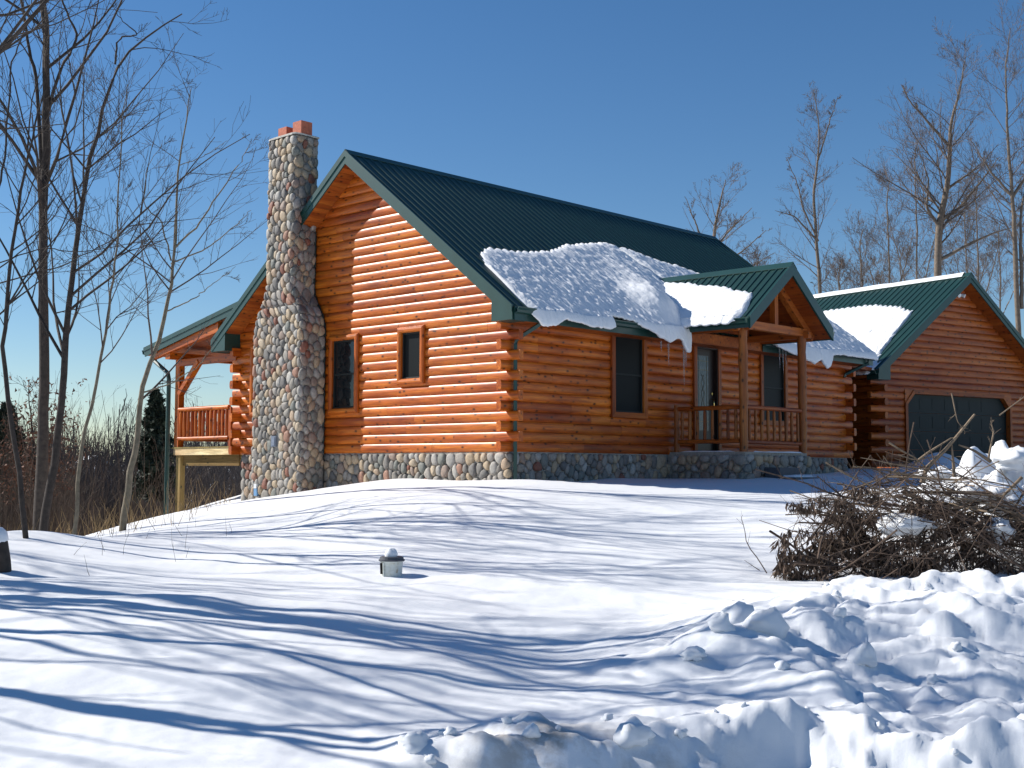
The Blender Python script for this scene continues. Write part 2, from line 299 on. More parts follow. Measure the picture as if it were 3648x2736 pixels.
def H(u, v, detail=True):
    u = np.asarray(u, float); v = np.asarray(v, float); h = base_h(u, v)
    near = 1-sst(20, 34, v)
    x, y = uv2xy(u, v)
    # drift waves
    lf = 1-sst(2.0, 4.5, u)*(v < 14)
    h = h+near*(0.052*pn(u*0.42+3.1, v*0.55+1.7)+0.034*pn(u*1.0+9, v*1.1+4)+0.012*pn(u*2.6, v*2.6, 3.3))*(0.35+0.65*(1-sst(12, 19, v)))
    h = h+0.05*np.exp(-((u-(-1.6))**2/0.7+(v-15.6)**2/0.5))+0.09*np.exp(-((u+6.6)**2/0.5+(v-17.6)**2/0.4))
    b0 = h.copy()
    h1 = ridge(u, v, MIDC, 1.1, 1.9, b0); h2 = ridge(u, v+0.10*pn(u*2.2, 3.3), NEARC, 0.8, 0.30, b0)
    h3 = ridge(u, v, MIDD, 0.75, 0.75, b0)
    h = h+np.maximum(h1, h3*1.15); h = np.maximum(h, b0+h2)
    hm = 0.95*np.exp(-(((u-7.3)/1.7)**2+((v-16.8)/1.3)**2))+0.5*np.exp(-(((u-5.9)/1.0)**2+((v-16.3)/0.8)**2)); hm = hm*(1+0.35*pn(u*1.7, v*1.7, 5.5)+0.35*pn(u*3.2, v*3.2, 6.5)+0.15*np.abs(pn(u*7, v*7, 1.5))); h = h+hm
    # driveway edge pile by the garage
    gp = 0.5*np.exp(-(((x-15.9)/0.75)**2+((y+0.9)/0.7)**2)**1.3); h = h+gp
    dist = np.clip(h1*2.6+h2*3.2+hm*1.2+gp, 0, 1)*(1-0.0*u)
    reg = np.clip(sst(1.5, 3.0, u-0.15*(v-8))*(1-sst(12.6, 13.6, v))*sst(4.0, 6.0, v)+dist, 0, 1)
    if detail:
        wx, wy = u+0.25*pn(u*1.3, v*1.3, 12.), v+0.25*pn(u*1.3, v*1.3, 15.)
        tur = np.abs(pn(wx*0.85, wy*1.0, 7.7))*0.26+np.abs(pn(wx*2.1+5, wy*2.1, 2.2))*0.12-0.10
        lump = np.maximum(pn(wx*2.2, wy*2.2, 9.1)-0.22, 0)*0.16+np.abs(pn(wx*4.9, wy*4.9, 4.4))*0.040+0.020*fbm(u*8, v*8, 8.8, 3, 0.6)
        h = h+reg*(tur+lump)*np.where(v < 14, 1.0, 0.5)
        h = h+0.004*pn(u*9, v*9, 1.0)*near
    return h
def HZ(x, y):
    u, v = xy2uv(x, y); return float(H(np.array([u]), np.array([v]))[0])

def build_ground():
    vs = [2.0]
    while vs[-1] < 5: vs.append(vs[-1]*1.06)
    while vs[-1] < 26: vs.append(vs[-1]*1.0052)
    while vs[-1] < 60: vs.append(vs[-1]*1.02)
    while vs[-1] < 2400: vs.append(vs[-1]*1.07)
    vs = np.array(vs)
    k = np.concatenate([np.linspace(-3.2, -0.62, 40)[:-1], np.linspace(-0.62, 0.62, 540), np.linspace(0.62, 3.2, 40)[1:]])
    V, K = np.meshgrid(vs, k, indexing='ij'); U = K*(V+1.0)
    Z = H(U, V); X, Y = uv2xy(U, V)
    n0, n1 = V.shape; idx = np.arange(n0*n1).reshape(n0, n1)
    Q = np.stack([idx[:-1, :-1], idx[:-1, 1:], idx[1:, 1:], idx[1:, :-1]], -1).reshape(-1, 4)
    cu, cv = PZ(1930, 2570, 7.05)[:2]
    dirt = np.exp(-(((U-cu)/0.55)**2+((V-cv)/0.5)**2))*0.8+0.35*np.exp(-(((U-1.0)/0.35)**2+((V-7.2)/0.25)**2))
    far = sst(30, 60, V)*0
    o = mesh_np('snow_ground', np.stack([X, Y, Z], -1).reshape(-1, 3), Q, 'snow', None, True, {'dirt': dirt.ravel()+far.ravel()})
    setp(o, 'snow covered lawn with drifts and ploughed banks', kind='structure')
    # plain snow behind the viewpoint
    V, K = np.meshgrid(np.array([-400, -60, -10, 0, 1.9]), np.array([-400, -40, -8, 0, 8, 40, 400]), indexing='ij')
    X, Y = uv2xy(K, V); idx = np.arange(V.size).reshape(V.shape); Q = np.stack([idx[:-1, :-1], idx[:-1, 1:], idx[1:, 1:], idx[1:, :-1]], -1).reshape(-1, 4)
    o = mesh_np('snow_road', np.stack([X, Y, np.full(X.shape, -1.97)], -1).reshape(-1, 3), Q, 'snow', None, True, {'dirt': np.zeros(X.size)})
    setp(o, 'flat snow packed road behind the banks', kind='structure')
build_ground()

# ------------------------------------------------------------------ log cabin
ROW = 0.19; W = 8.81; L = 12.78; ZR = 6.341; SL = 0.76; OX = 0.40; OE = 0.45
ZE = ZR-SL*(W/2+OE)
cabin = setp(empty('log_cabin'), 'orange stained log cabin with green metal roof and tall river stone chimney', 'house')
PT = [(-0.003, 0.0)] + [(0.034*(1-abs(2*t-1)**2.4)**0.72, t) for t in [0.02, 0.07, 0.15, 0.27, 0.42, 0.58, 0.73, 0.85, 0.93, 0.98]] + [(-0.003, 1.0)]
def log_mesh(mb, p0, axis, a0, a1, outdir, z0, t0=0.0, t1=1.0, back=0.09, h=ROW, rough_end=0):
    """log along axis (0 x, 1 y) from a0 to a1; p0 = groove plane coordinate on the other axis; outdir = -1/+1"""
    pr = [(o, t) for o, t in PT if t0-1e-6 <= t <= t1+1e-6]
    if t0 > 0: pr = [(np.interp(t0, [t for _, t in PT], [o for o, _ in PT]), t0)]+pr
    if t1 < 1: pr = pr+[(np.interp(t1, [t for _, t in PT], [o for o, _ in PT]), t1)]
    ring = [(p0+outdir*o, z0+t*h) for o, t in pr]; n = len(ring)
    P = (lambda q, a: (a, q[0], q[1])) if axis == 0 else (lambda q, a: (q[0], a, q[1]))
    nseg = max(1, int(abs(a1-a0)/1.2)); st = [a0+(a1-a0)*i/nseg for i in range(nseg+1)]
    vs = [P(q, a) for a in st for q in ring]
    mb.add(vs, [(i*n+k, i*n+k+1, (i+1)*n+k+1, (i+1)*n+k) for i in range(nseg) for k in range(n-1)], True)
    bk = [(p0-outdir*back, ring[-1][1]), (p0-outdir*back, ring[0][1])]
    full = ring+bk; m_ = len(full)
    vs = [P(q, a0) for q in full]+[P(q, a1) for q in full]
    mb.add(vs, [tuple(range(m_)), tuple(range(m_, 2*m_))[::-1], (n-1, m_+n-1, m_+n, n), (n, m_+n, m_+n+1, n+1), (n+1, m_+n+1, m_, 0)], False)
def cut_row(a0, a1, z0, openings):
    """returns [(a,b,t0,t1)] pieces of a log row around openings (a0,a1,z0,z1)"""
    segs = [(a0, a1, 0.0, 1.0)]
    for (o0, o1, oz0, oz1) in openings:
        lo, hi = max(0, (oz0-z0)/ROW), min(1, (oz1-z0)/ROW)
        if hi-lo < 0.02: continue
        out = []
        for (a, b, t0, t1) in segs:
            if b <= o0 or a >= o1 or t0 > 0 or t1 < 1: out.append((a, b, t0, t1)); continue
            if a < o0: out.append((a, o0, t0, t1))
            if b > o1: out.append((o1, b, t0, t1))
            if lo > 0.06: out.append((max(a, o0), min(b, o1), 0.0, lo))
            if hi < 0.94: out.append((max(a, o0), min(b, o1), hi, 1.0))
        segs = out
    return segs
def wall_logs(wall, axis, groove, outdir, rows, ext, openings, mat, seed, z_off=0.0, jointp=0.55):
    rr = random.Random(seed)
    for k in range(rows):
        a0, a1 = ext(k)
        if a1-a0 < 0.15: continue
        z0 = z_off+k*ROW
        for (a, b, t0, t1) in cut_row(a0, a1, z0, openings):
            if b-a < 0.02: continue
            cuts = [a, b]
            if b-a > 2.2 and rr.random() < jointp+0.3:
                cuts = [a, rr.uniform(a+0.5, b-0.5), b]
                if b-a > 6: cuts = [a, rr.uniform(a+1, a+(b-a)*0.45), rr.uniform(a+(b-a)*0.55, b-0.8), b]
            for c0, c1 in zip(cuts[:-1], cuts[1:]):
                mb = MB(); log_mesh(mb, groove+rr.uniform(-0.0025, 0.0025), axis, c0+0.0015, c1-0.0015, outdir, z0, t0, t1)
                mb.build('log', mat, wall, fix=True)

DECK = 0.24                      # vertical thickness of the roof build-up
def zroof(y): return ZR-SL*abs(y-W/2)
def gable_ext(k):
    z1 = k*ROW
    if k < 14:
        return (-0.21 if k % 2 else 0.055, W+0.21 if k % 2 else W-0.055)
    half = (ZR-DECK-z1-0.04)/SL
    return (max(W/2-half, 0.055), min(W/2+half, W-0.055))
NROWG = int((ZR-DECK)/ROW)+1
# openings: (a0,a1,z0,z1) measured at the trim's outer edge
T = 0.115
win_g = [(4.51, 5.26, 0.96, 2.41), (2.47, 3.04, 1.49, 2.43), (7.42, 8.14, 0.98, 2.4)]
win_f = [(3.12, 4.07, 0.85, 2.42), (8.68, 9.64, 0.85, 2.42)]
door_f = (5.98, 6.80, 0.10, 2.40)
op_g = [(a-T, b+T, c-T, d+T) for a, b, c, d in win_g]
TF = 0.11
op_f = [(a-TF, b+TF, c-TF, d+TF) for a, b, c, d in win_f]+[(door_f[0]-TF, door_f[1]+TF, door_f[2]-0.1, door_f[3]+TF)]
# wall cores (sheathing behind the logs) as gable polygon and boxes
def core(name, verts_fn, mat='stained_log_y'):
    mb = MB(); verts_fn(mb); return mb.build(name, mat, cabin)
zc = ZR-DECK
def g_core(x0, x1):
    def f(mb): mb.prism([(0.07, 0), (W-0.07, 0), (W-0.07, zc-SL*(W/2-0.07)), (W/2, zc), (0.07, zc-SL*(W/2-0.07))], 0, x0, x1)
    return f
wg = core('wall', g_core(0.075, 0.2), 'stained_log_y')
wf = core('wall', lambda mb: mb.box((0.2, 0.135, 0), (L-0.2, 0.26, 2.68)), 'stained_log_x')
wb = core('wall', lambda mb: mb.box((0.2, W-0.2, 0), (L-0.2, W-0.075, 2.68)), 'stained_log_x')
wr = core('wall', g_core(L-0.2, L-0.075), 'stained_log_y')
wall_logs(wg, 1, 0.055, -1, NROWG, gable_ext, op_g, 'stained_log_y', 3)
def front_ext(k): return (0.055 if k % 2 else -0.21, L-0.055 if k % 2 else L+0.21)
wall_logs(wf, 0, 0.055, -1, 14, front_ext, op_f, 'stained_log_x', 5)
def back_ext(k): return (0.055 if k % 2 else -0.21, L+0.21 if not k % 2 else L-0.055)
wall_logs(wb, 0, W-0.055, 1, 14, back_ext, [], 'stained_log_x', 6, jointp=-1)
wall_logs(wr, 1, L-0.055, 1, NROWG, gable_ext, [], 'stained_log_y', 8, jointp=-1)

def window(parent, axis, plane, outdir, rect, t, trim_mat, depth, rounded, pane='screen_pane', rail=True, name='window'):
    a0, a1, z0, z1 = rect; w = empty(name, parent=parent)
    P = (lambda a, o, z: (a, plane+outdir*o, z)) if axis == 0 else (lambda a, o, z: (plane+outdir*o, a, z))
    prof = [(-0.05, 0), (depth*0.55, 0), (depth*0.9, 0.2), (depth, 0.5), (depth*0.9, 0.8), (depth*0.55, 1), (-0.05, 1)] if rounded else [(-0.05, 0), (depth, 0), (depth, 1), (-0.05, 1)]
    corners_i = [(a0, z0), (a1, z0), (a1, z1), (a0, z1)]; corners_o = [(a0-t, z0-t), (a1+t, z0-t), (a1+t, z1+t), (a0-t, z1+t)]
    for i in range(4):
        mb = MB(); j = (i+1) % 4; vs = []
        for (ci, co_) in ((corners_i[i], corners_o[i]), (corners_i[j], corners_o[j])):
            for o, s in prof: vs.append(P(ci[0]+(co_[0]-ci[0])*s, o, ci[1]+(co_[1]-ci[1])*s))
        n_ = len(prof); mb.add(vs, [(k, (k+1) % n_, n_+(k+1) % n_, n_+k) for k in range(n_)]+[tuple(range(n_)), tuple(range(n_, 2*n_))], rounded and False)
        mb.build('trim', trim_mat[i % 2], w)
    s = 0.035
    mb = MB()
    for (b0, b1) in (((a0, z0), (a1, z0+s)), ((a0, z1-s), (a1, z1)), ((a0, z0+s), (a0+s, z1-s)), ((a1-s, z0+s), (a1, z1-s))):
        p, q = P(b0[0], -0.044, b0[1]), P(b1[0], -0.004, b1[1]); mb.box([min(x, y) for x, y in zip(p, q)], [max(x, y) for x, y in zip(p, q)])
    mb.build('sash', 'black_sash', w)
    zm = (z0+z1)/2
    def slab(n_, b0, b1, o0, o1, mt):
        mb = MB(); p, q = P(b0[0], o0, b0[1]), P(b1[0], o1, b1[1]); mb.box([min(x, y) for x, y in zip(p, q)], [max(x, y) for x, y in zip(p, q)]); mb.build(n_, mt, w)
    if rail:
        slab('meeting_rail', (a0+s, zm-0.018), (a1-s, zm+0.018), -0.043, -0.012, 'black_sash')
        slab('pane', (a0+s, zm+0.018), (a1-s, z1-s), -0.032, -0.024, pane); slab('pane', (a0+s, z0+s), (a1-s, zm-0.018), -0.042, -0.034, 'glass_pane' if pane == 'glass_pane' else pane)
    else: slab('pane', (a0+s, z0+s), (a1-s, z1-s), -0.036, -0.028, pane)
    return w
window(cabin, 1, 0.03, -1, win_g[0], T, ('stained_log_y', 'stained_log_z'), 0.075, True, 'glass_pane')
window(cabin, 1, 0.03, -1, win_g[1], T, ('stained_log_y', 'stained_log_z'), 0.075, True, 'screen_pane', False)
window(cabin, 1, 0.03, -1, win_g[2], T, ('stained_log_y', 'stained_log_z'), 0.075, True, 'glass_pane')
for r_ in win_f: window(cabin, 0, 0.02, -1, r_, TF, ('cedar_board_x', 'cedar_board_z'), 0.045, False, 'screen_pane')
# front door
dr = empty('door', parent=cabin); a0, a1, z0, z1 = door_f
for nme, b0, b1, mt in (('trim', (a0-TF, -0.03, z0), (a0, 0.1, z1), 'cedar_board_z'), ('trim', (a1, -0.03, z0), (a1+TF, 0.1, z1), 'cedar_board_z'), ('trim', (a0-TF, -0.032, z1), (a1+TF, 0.1, z1+TF), 'cedar_board_x'),
    ('sill', (a0-0.02, -0.04, z0-0.05), (a1+0.02, 0.1, z0), 'plate_grey'), ('leaf', (a0+0.01, 0.085, z0+0.005), (a1-0.01, 0.125, z1-0.01), 'door_wood'),
    ('jamb', (a0, -0.01, z0), (a0+0.03, 0.085, z1), 'door_wood'), ('jamb', (a1-0.03, -0.01, z0), (a1, 0.085, z1), 'door_wood'), ('jamb', (a0+0.03, -0.01, z1-0.03), (a1-0.03, 0.085, z1), 'door_wood')):
    mb = MB(); mb.box(b0, b1); mb.build(nme, mt, dr)
mb = MB(); mb.box((6.1, 0.072, 0.55), (6.54, 0.084, 2.22)); mb.build('pane', 'lattice_glass', dr)
mb = MB()
for x in (6.17, 6.47): mb.box((x-0.003, 0.066, 0.56), (x+0.003, 0.0715, 2.21))
for z in (0.75, 1.9, 2.1): mb.box((6.11, 0.060, z-0.004), (6.53, 0.0655, z+0.004))
mb.tube([(6.32+0.06*math.sin(t*1.3), 0.066, 1.0+t*0.1) for t in range(9)], 0.004, 5); mb.tube([(6.32-0.06*math.sin(t*1.3), 0.066, 1.0+t*0.1) for t in range(9)], 0.004, 5)
mb.build('came', 'came_metal', dr)
mb = MB(); mb.tube([(6.68, 0.085, 1.38), (6.68, 0.06, 1.38)], 0.03, 10); mb.build('lock', 'brass', dr)
mb = MB(); mb.tube([(6.68, 0.08, 1.26), (6.68, 0.03, 1.25), (6.68, 0.02, 1.15), (6.69, 0.04, 1.04), (6.69, 0.08, 1.0)], [0.012, 0.014, 0.016, 0.012, 0.018], 8); mb.build('handle', 'brass', dr)

# ---- river stones
def clip(poly, px, py, nx, ny):
    out = []; n_ = len(poly)
    for i in range(n_):
        a, b = poly[i], poly[(i+1) % n_]; da = (a[0]-px)*nx+(a[1]-py)*ny; db = (b[0]-px)*nx+(b[1]-py)*ny
        if da <= 0: out.append(a)
        if (da < 0 < db) or (db < 0 < da): t = da/(da-db); out.append((a[0]+t*(b[0]-a[0]), a[1]+t*(b[1]-a[1])))
    return out
def area_c(p):
    A = cx_ = cy_ = 0
    for i in range(len(p)):
        x0, y0 = p[i]; x1, y1 = p[(i+1) % len(p)]; c = x0*y1-x1*y0; A += c; cx_ += (x0+x1)*c; cy_ += (y0+y1)*c
    A /= 2
    return (abs(A), cx_/(6*A), cy_/(6*A)) if abs(A) > 1e-9 else (0, 0, 0)
def stone_cells(a0, a1, z0, z1, inside, sa=0.16, sz=0.2, seed=0, relax=1):
    rr = random.Random(seed); pts = []
    ny = max(1, round((z1-z0)/sz)); nx = max(1, round((a1-a0)/sa))
    for j in range(ny):
        for i in range(nx):
            a = a0+(i+0.5+(0.25 if j % 2 else -0.25)+rr.uniform(-.5, .5))*(a1-a0)/nx; z = z0+(j+0.5+rr.uniform(-.55, .55))*(z1-z0)/ny
            if rr.random() < 0.10: continue
            if a0 < a < a1 and z0 < z < z1 and inside(a, z):
                pts.append((a, z))
                if rr.random() < 0.10: pts.append((a+rr.choice((-1, 1))*sa*0.5, min(max(z+rr.uniform(-.3, .3)*sz, z0+0.02), z1-0.02)))
    wts = [rr.uniform(-0.4, 0.4)*sa for _ in pts]
    cells = []
    for it in range(relax+1):
        P = np.array(pts); cells = []
        for i, (a, z) in enumerate(pts):
            poly = [(a-0.3, z-0.3), (a+0.3, z-0.3), (a+0.3, z+0.3), (a-0.3, z+0.3)]
            poly = clip(poly, a1, 0, 1, 0); poly = clip(poly, a0, 0, -1, 0); poly = clip(poly, 0, z1, 0, 1); poly = clip(poly, 0, z0, 0, -1)
            d = np.hypot((P[:, 0]-a)/sa, (P[:, 1]-z)/sz); nb = np.argsort(d)[1:15]
            for q in nb:
                b, y = pts[q]; dx, dy = (b-a), (y-z)*(sa/sz)**2; ln = math.hypot(dx, dy)
                s = 0.5+(wts[i]-wts[q])/(2*max(math.hypot(b-a, y-z), 0.04))*0.5; s = min(max(s, 0.3), 0.7)
                poly = clip(poly, a+(b-a)*s, z+(y-z)*s, dx/ln, dy/ln)
                if len(poly) < 3: break
            cells.append(poly)
        if it < relax:
            pts = [(area_c(c)[1], area_c(c)[2]) if len(c) > 2 and area_c(c)[0] > 1e-5 else p for c, p in zip(cells, pts)]
    return [c for c in cells if len(c) > 2 and area_c(c)[0] > 0.0016]
def stone_geo(cell, mapf, rr, gap=0.007, hmin=0.035, hmax=0.062):
    A, ca, cz = area_c(cell)
    k = max(0.6, 1-gap/math.sqrt(A)*1.25)
    p = [(ca+(x-ca)*k, cz+(y-cz)*k) for x, y in cell]
    for _ in range(2):
        p = [q for i in range(len(p)) for q in ((p[i][0]*.75+p[(i+1) % len(p)][0]*.25, p[i][1]*.75+p[(i+1) % len(p)][1]*.25), (p[i][0]*.25+p[(i+1) % len(p)][0]*.75, p[i][1]*.25+p[(i+1) % len(p)][1]*.75))]
    angs = [math.atan2(y-cz, x-ca) for x, y in p]; rs = [math.hypot(x-ca, y-cz) for x, y in p]
    o = np.argsort(angs); aa = np.array(angs)[o]; rr_ = np.array(rs)[o]; n_ = 12
    th = np.linspace(-math.pi, math.pi, n_+1)[:-1]; ri = np.interp(th, np.concatenate([aa-2*math.pi, aa, aa+2*math.pi]), np.concatenate([rr_]*3))
    h = rr.uniform(hmin, hmax)*min(1.15, 0.55+math.sqrt(A)/0.15*0.5); ta, tz = rr.uniform(-.15, .15), rr.uniform(-.15, .15)
    vs = []; fs = []
    for s, hh in ((1.0, -0.01), (0.985, 0.42), (0.84, 0.80), (0.5, 0.98)):
        for t, r0 in zip(th, ri):
            da, dz = math.cos(t)*r0*s, math.sin(t)*r0*s
            vs.append(mapf(ca+da, cz+dz, h*hh*(1+(ta*da+tz*dz)/0.08) if hh > 0 else hh))
    vs.append(mapf(ca, cz, h))
    for lv in range(3):
        for i in range(n_): fs.append((lv*n_+i, lv*n_+(i+1) % n_, (lv+1)*n_+(i+1) % n_, (lv+1)*n_+i))
    for i in range(n_): fs.append((3*n_+i, 3*n_+(i+1) % n_, 4*n_))
    return vs, fs
def lay_stones(cells, mapf, parent, quota, seed, vis=lambda a, z: True, name='stone'):
    rr = random.Random(seed); sc = sorted(cells, key=lambda c: -area_c(c)[0]*(1 if vis(*area_c(c)[1:]) else 0.01)); rest = MB()
    for i, c in enumerate(sc):
        vs, fs = stone_geo(c, mapf, rr); tint = rr.random()
        if i < quota:
            mb = MB(); mb.add(vs, fs, True, tint); mb.build(name, 'river_stone', parent, tint=True)
        else: rest.add(vs, fs, True, tint)
    if rest.v:
        o = rest.build('stones', 'river_stone', parent, tint=True); o['kind'] = 'stuff'
# chimney
DC = 0.60; CB, CT = -1.7, 6.93
def interp(z, xs, ys): return float(np.interp(z, xs, ys))
def yr(z): return interp(z, [-2, 2.75, 3.0, 3.4, 3.6, 7], [5.54, 5.54, 5.62, 5.88, 5.93, 5.86])
def yl(z): return interp(z, [-2, 2.75, 3.0, 3.4, 3.6, 7], [7.27, 7.27, 7.18, 6.90, 6.84, 6.82])
RC = 0.07
def map_ch(a, z, h):
    """a<0 side facing -Y; 0..w front; >w side facing +Y"""
    w = yl(z)-yr(z); q = math.pi/2*RC/2*0.0
    def corner(s):  # s in [-RC,RC] around a rounded corner, returns (offset point, angle)
        return (s+RC)/(2*RC)*math.pi/2
    if a < -RC: x, y, nx, ny = -DC-a, yr(z), 0, -1
    elif a <= RC:
        t = corner(a); x, y, nx, ny = -DC+RC-RC*math.sin(t), yr(z)+RC-RC*math.cos(t), -math.sin(t), -math.cos(t)
    elif a < w-RC: x, y, nx, ny = -DC, yr(z)+a, -1, 0
    elif a <= w+RC:
        t = corner(a-w); x, y, nx, ny = -DC+RC-RC*math.cos(t), yl(z)-RC+RC*math.sin(t), -math.cos(t), math.sin(t)
    else: x, y, nx, ny = -DC+(a-w), yl(z), 0, 1
    return (x+nx*h, y+ny*h, z)
def shell_ch(name, mat, parent, h):
    zs = [CB, 2.7, 2.9, 3.1, 3.3, 3.5, 3.7, 5, CT]; V = []; rings = []
    for z in zs:
        w = yl(z)-yr(z); aa = [-DC, -RC]+[(-RC+2*RC*i/5) for i in range(1, 6)]+[w-RC]+[w-RC+2*RC*i/5 for i in range(1, 6)]+[w+DC]
        rings.append([map_ch(a, z, h) for a in aa])
    n_ = len(rings[0]); mb = MB(); mb.add([p for r_ in rings for p in r_], [(i*n_+k, i*n_+(k+1) % n_, (i+1)*n_+(k+1) % n_, (i+1)*n_+k) for i in range(len(zs)-1) for k in range(n_)], False)
    mb.add(rings[-1], [tuple(range(n_))], False)
    return mb.build(name, mat, parent)
chim = shell_ch('chimney', 'mortar', cabin, 0.0)
def in_ch(a, z):
    w = yl(z)-yr(z); return -DC+0.03 < a < w+0.35
c1 = stone_cells(-DC, 1.73+0.35, CB+0.2, 3.2, in_ch, seed=2)
c1 += stone_cells(-DC, 0.95+0.35, 3.2, CT, in_ch, seed=4)
# clear the clean-out door
c1 = [c for c in c1 if not (abs(area_c(c)[1]-0.9) < 0.09 and abs(area_c(c)[2]-0.27) < 0.12)]
lay_stones(c1, map_ch, chim, 172, 21, lambda a, z: a < 1.75 and z > -1.1)
mb = MB(); p = [map_ch(a, CT, 0.05) for a in (-DC-0.0, -RC, 0, RC, 0.5, 0.96-RC, 0.96, 0.96+RC, 0.96+DC)]; n_ = len(p)
mb.add([(x, y, CT) for x, y, z in p]+[(x, y, CT+0.035) for x, y, z in p]+[(-0.3+(x+0.3)*.8, 6.34+(y-6.34)*.8, CT+0.075) for x, y, z in p],
    [(i, (i+1) % n_, n_+(i+1) % n_, n_+i) for i in range(n_)]+[(n_+i, n_+(i+1) % n_, 2*n_+(i+1) % n_, 2*n_+i) for i in range(n_)]+[tuple(range(2*n_, 3*n_))], False)
mb.build('chimney_cap', 'concrete_cap', chim)
for (x, y, h_) in ((-0.27, 6.07, 0.36), (-0.31, 6.55, 0.30)):
    mb = MB(); o_, i_ = 0.15, 0.12
    for r0, z0_, z1_ in ((o_, CT+0.04, CT+h_),):
        vs = [(x+sx*r, y+sy*r, z) for z, r in ((z0_, o_), (z1_, o_), (z1_, i_), (z1_-0.2, i_)) for sx, sy in ((-1, -1), (1, -1), (1, 1), (-1, 1))]
        mb.add(vs, [(l_*4+i, l_*4+(i+1) % 4, (l_+1)*4+(i+1) % 4, (l_+1)*4+i) for l_ in range(3) for i in range(4)]+[(12, 13, 14, 15)])
    mb.build('flue_tile', 'terracotta', chim, fix=False)
mb = MB(); mb.box((-DC-0.055, 6.36, 0.15), (-DC-0.0, 6.52, 0.38)); mb.box((-DC-0.066, 6.385, 0.175), (-DC-0.0555, 6.495, 0.355)); mb.build('cleanout_door', 'plate_grey', chim)
mb = MB(); mb.box((-DC-0.075, 6.99, -0.92), (-DC, 7.10, -0.76)); o = mb.build('outlet_box', 'blue_label', chim)
mb = MB(); mb.box((-DC-0.085, 7.0, -0.76), (-DC, 7.09, -0.66)); mb.build('outlet_cover', 'white_plastic', chim)
# flashing / sealant line where chimney meets the logs
mb = MB(); mb.tube([(-0.02, yr(z)-0.035+0.008*math.sin(z*33), z) for z in np.arange(0, 4.9, 0.05)], 0.022, 6); mb.build('sealant_strip', 'sealant', chim)
# foundation
fnd = MB()
fnd.box((0.06, 0.06, -2.2), (0.3, W-0.2, 0)); fnd.box((0.3, 0.06, -2.2), (L-0.06, 0.3, 0)); fnd.box((L-0.3, 0.3, -2.2), (L-0.06, W-0.2, 0)); fnd.box((0.3, W-0.44, -3), (L-0.3, W-0.2, 0))
fo = fnd.build('foundation', 'mortar', cabin)
def map_f(a, z, h):     # a<0 gable side (y=-a), a>0 front side (x=a)
    if a < -0.05: return (0.055-h, 0.055-a-0.0, z)
    if a <= 0.05:
        t = (a+0.05)/0.1*math.pi/2; return (0.105-0.05*math.cos(t)-h*math.cos(t), 0.105-0.05*math.sin(t)-h*math.sin(t), z)
    return (0.055+a, 0.055-h, z)
cf = stone_cells(-5.5, 12.65, -0.95, -0.012, lambda a, z: not (5.0 < a < 7.4), sa=0.165, sz=0.2, seed=9)
cf2 = stone_cells(-8.55, -7.2, -1.6, -0.012, lambda a, z: True, sa=0.165, sz=0.2, seed=12)
lay_stones(cf+cf2, map_f, fo, 62, 31, lambda a, z: a < 1.0 and z > -0.75)

# ---- roof
roofo = MB()
def slab_roof(mb, x0, x1, y0, y1, ytop, ztop, slope, side):
    pass
xr0, xr1 = -OX, L+OX
# deck prism : underside and thickness (slightly under the metal)
mb = MB(); tk = DECK
mb.prism([(-OE+0.02, ZE-0.02), (W/2, ZR-0.035), (W+OE-0.02, ZE-0.02), (W+OE-0.02, ZE-tk+0.0), (W/2, ZR-tk), (-OE+0.02, ZE-tk)], 0, xr0+0.03, xr1-0.03)
roof = mb.build('roof', 'cedar_board_y', cabin)
def rib_panel(parent, org, along, down, nrm, width, length, nrib, name='roof_panel', mat='green_metal', trap=None):
    """sheet with raised ribs; along = ridge direction, down = slope direction; trap = length of far edge"""
    org, al, dn, nr = Vector(org), Vector(along), Vector(down), Vector(nrm); pr = []
    sp = width/nrib
    for i in range(nrib):
        c = (i+0.5)*sp
        pr += [(c-sp/2, 0), (c-0.032, 0), (c-0.014, 0.021), (c+0.014, 0.021), (c+0.032, 0)]
    pr += [(width, 0)]
    vs = []
    for (a, h) in pr:
        s0 = 0 if trap is None else trap[0][0]+(trap[0][1]-trap[0][0])*a/width
        s1 = length if trap is None else trap[1][0]+(trap[1][1]-trap[1][0])*a/width
        vs += [org+al*a+dn*s0+nr*h, org+al*a+dn*s1+nr*h]
    me_f = [(2*i, 2*i+1, 2*i+3, 2*i+2) for i in range(len(pr)-1)]
    b = MB(); b.add(vs, me_f, False); return b.build(name, mat, parent, fix=False)
cs = 1/math.sqrt(1+SL*SL); LEN = (W/2+OE)/cs
dnF = (0, -cs, -SL*cs); dnB = (0, cs, -SL*cs); nF = (0, -SL*cs, cs); nB = (0, SL*cs, cs)
RIB = 0.2286; x = xr0+0.01; np_ = int((xr1-xr0)/(4*RIB)+0.999); pw = (xr1-xr0-0.02)/np_
for i in range(np_):
    rib_panel(roof, (xr0+0.01+i*pw, W/2, ZR), (1, 0, 0), dnF, nF, pw-0.002, LEN+0.02, 4)
    rib_panel(roof, (xr0+0.01+i*pw, W/2, ZR), (1, 0, 0), dnB, nB, pw-0.002, LEN+0.02, 4)
mb = MB(); k_ = 0.16
mb.prism([(W/2-k_*cs, ZR-k_*SL*cs+0.03), (W/2, ZR+0.045), (W/2+k_*cs, ZR-k_*SL*cs+0.03), (W/2+k_*cs, ZR-k_*SL*cs+0.018), (W/2, ZR+0.03), (W/2-k_*cs, ZR-k_*SL*cs+0.018)], 0, xr0-0.02, xr1+0.02)
mb.build('ridge_cap', 'green_trim', roof)
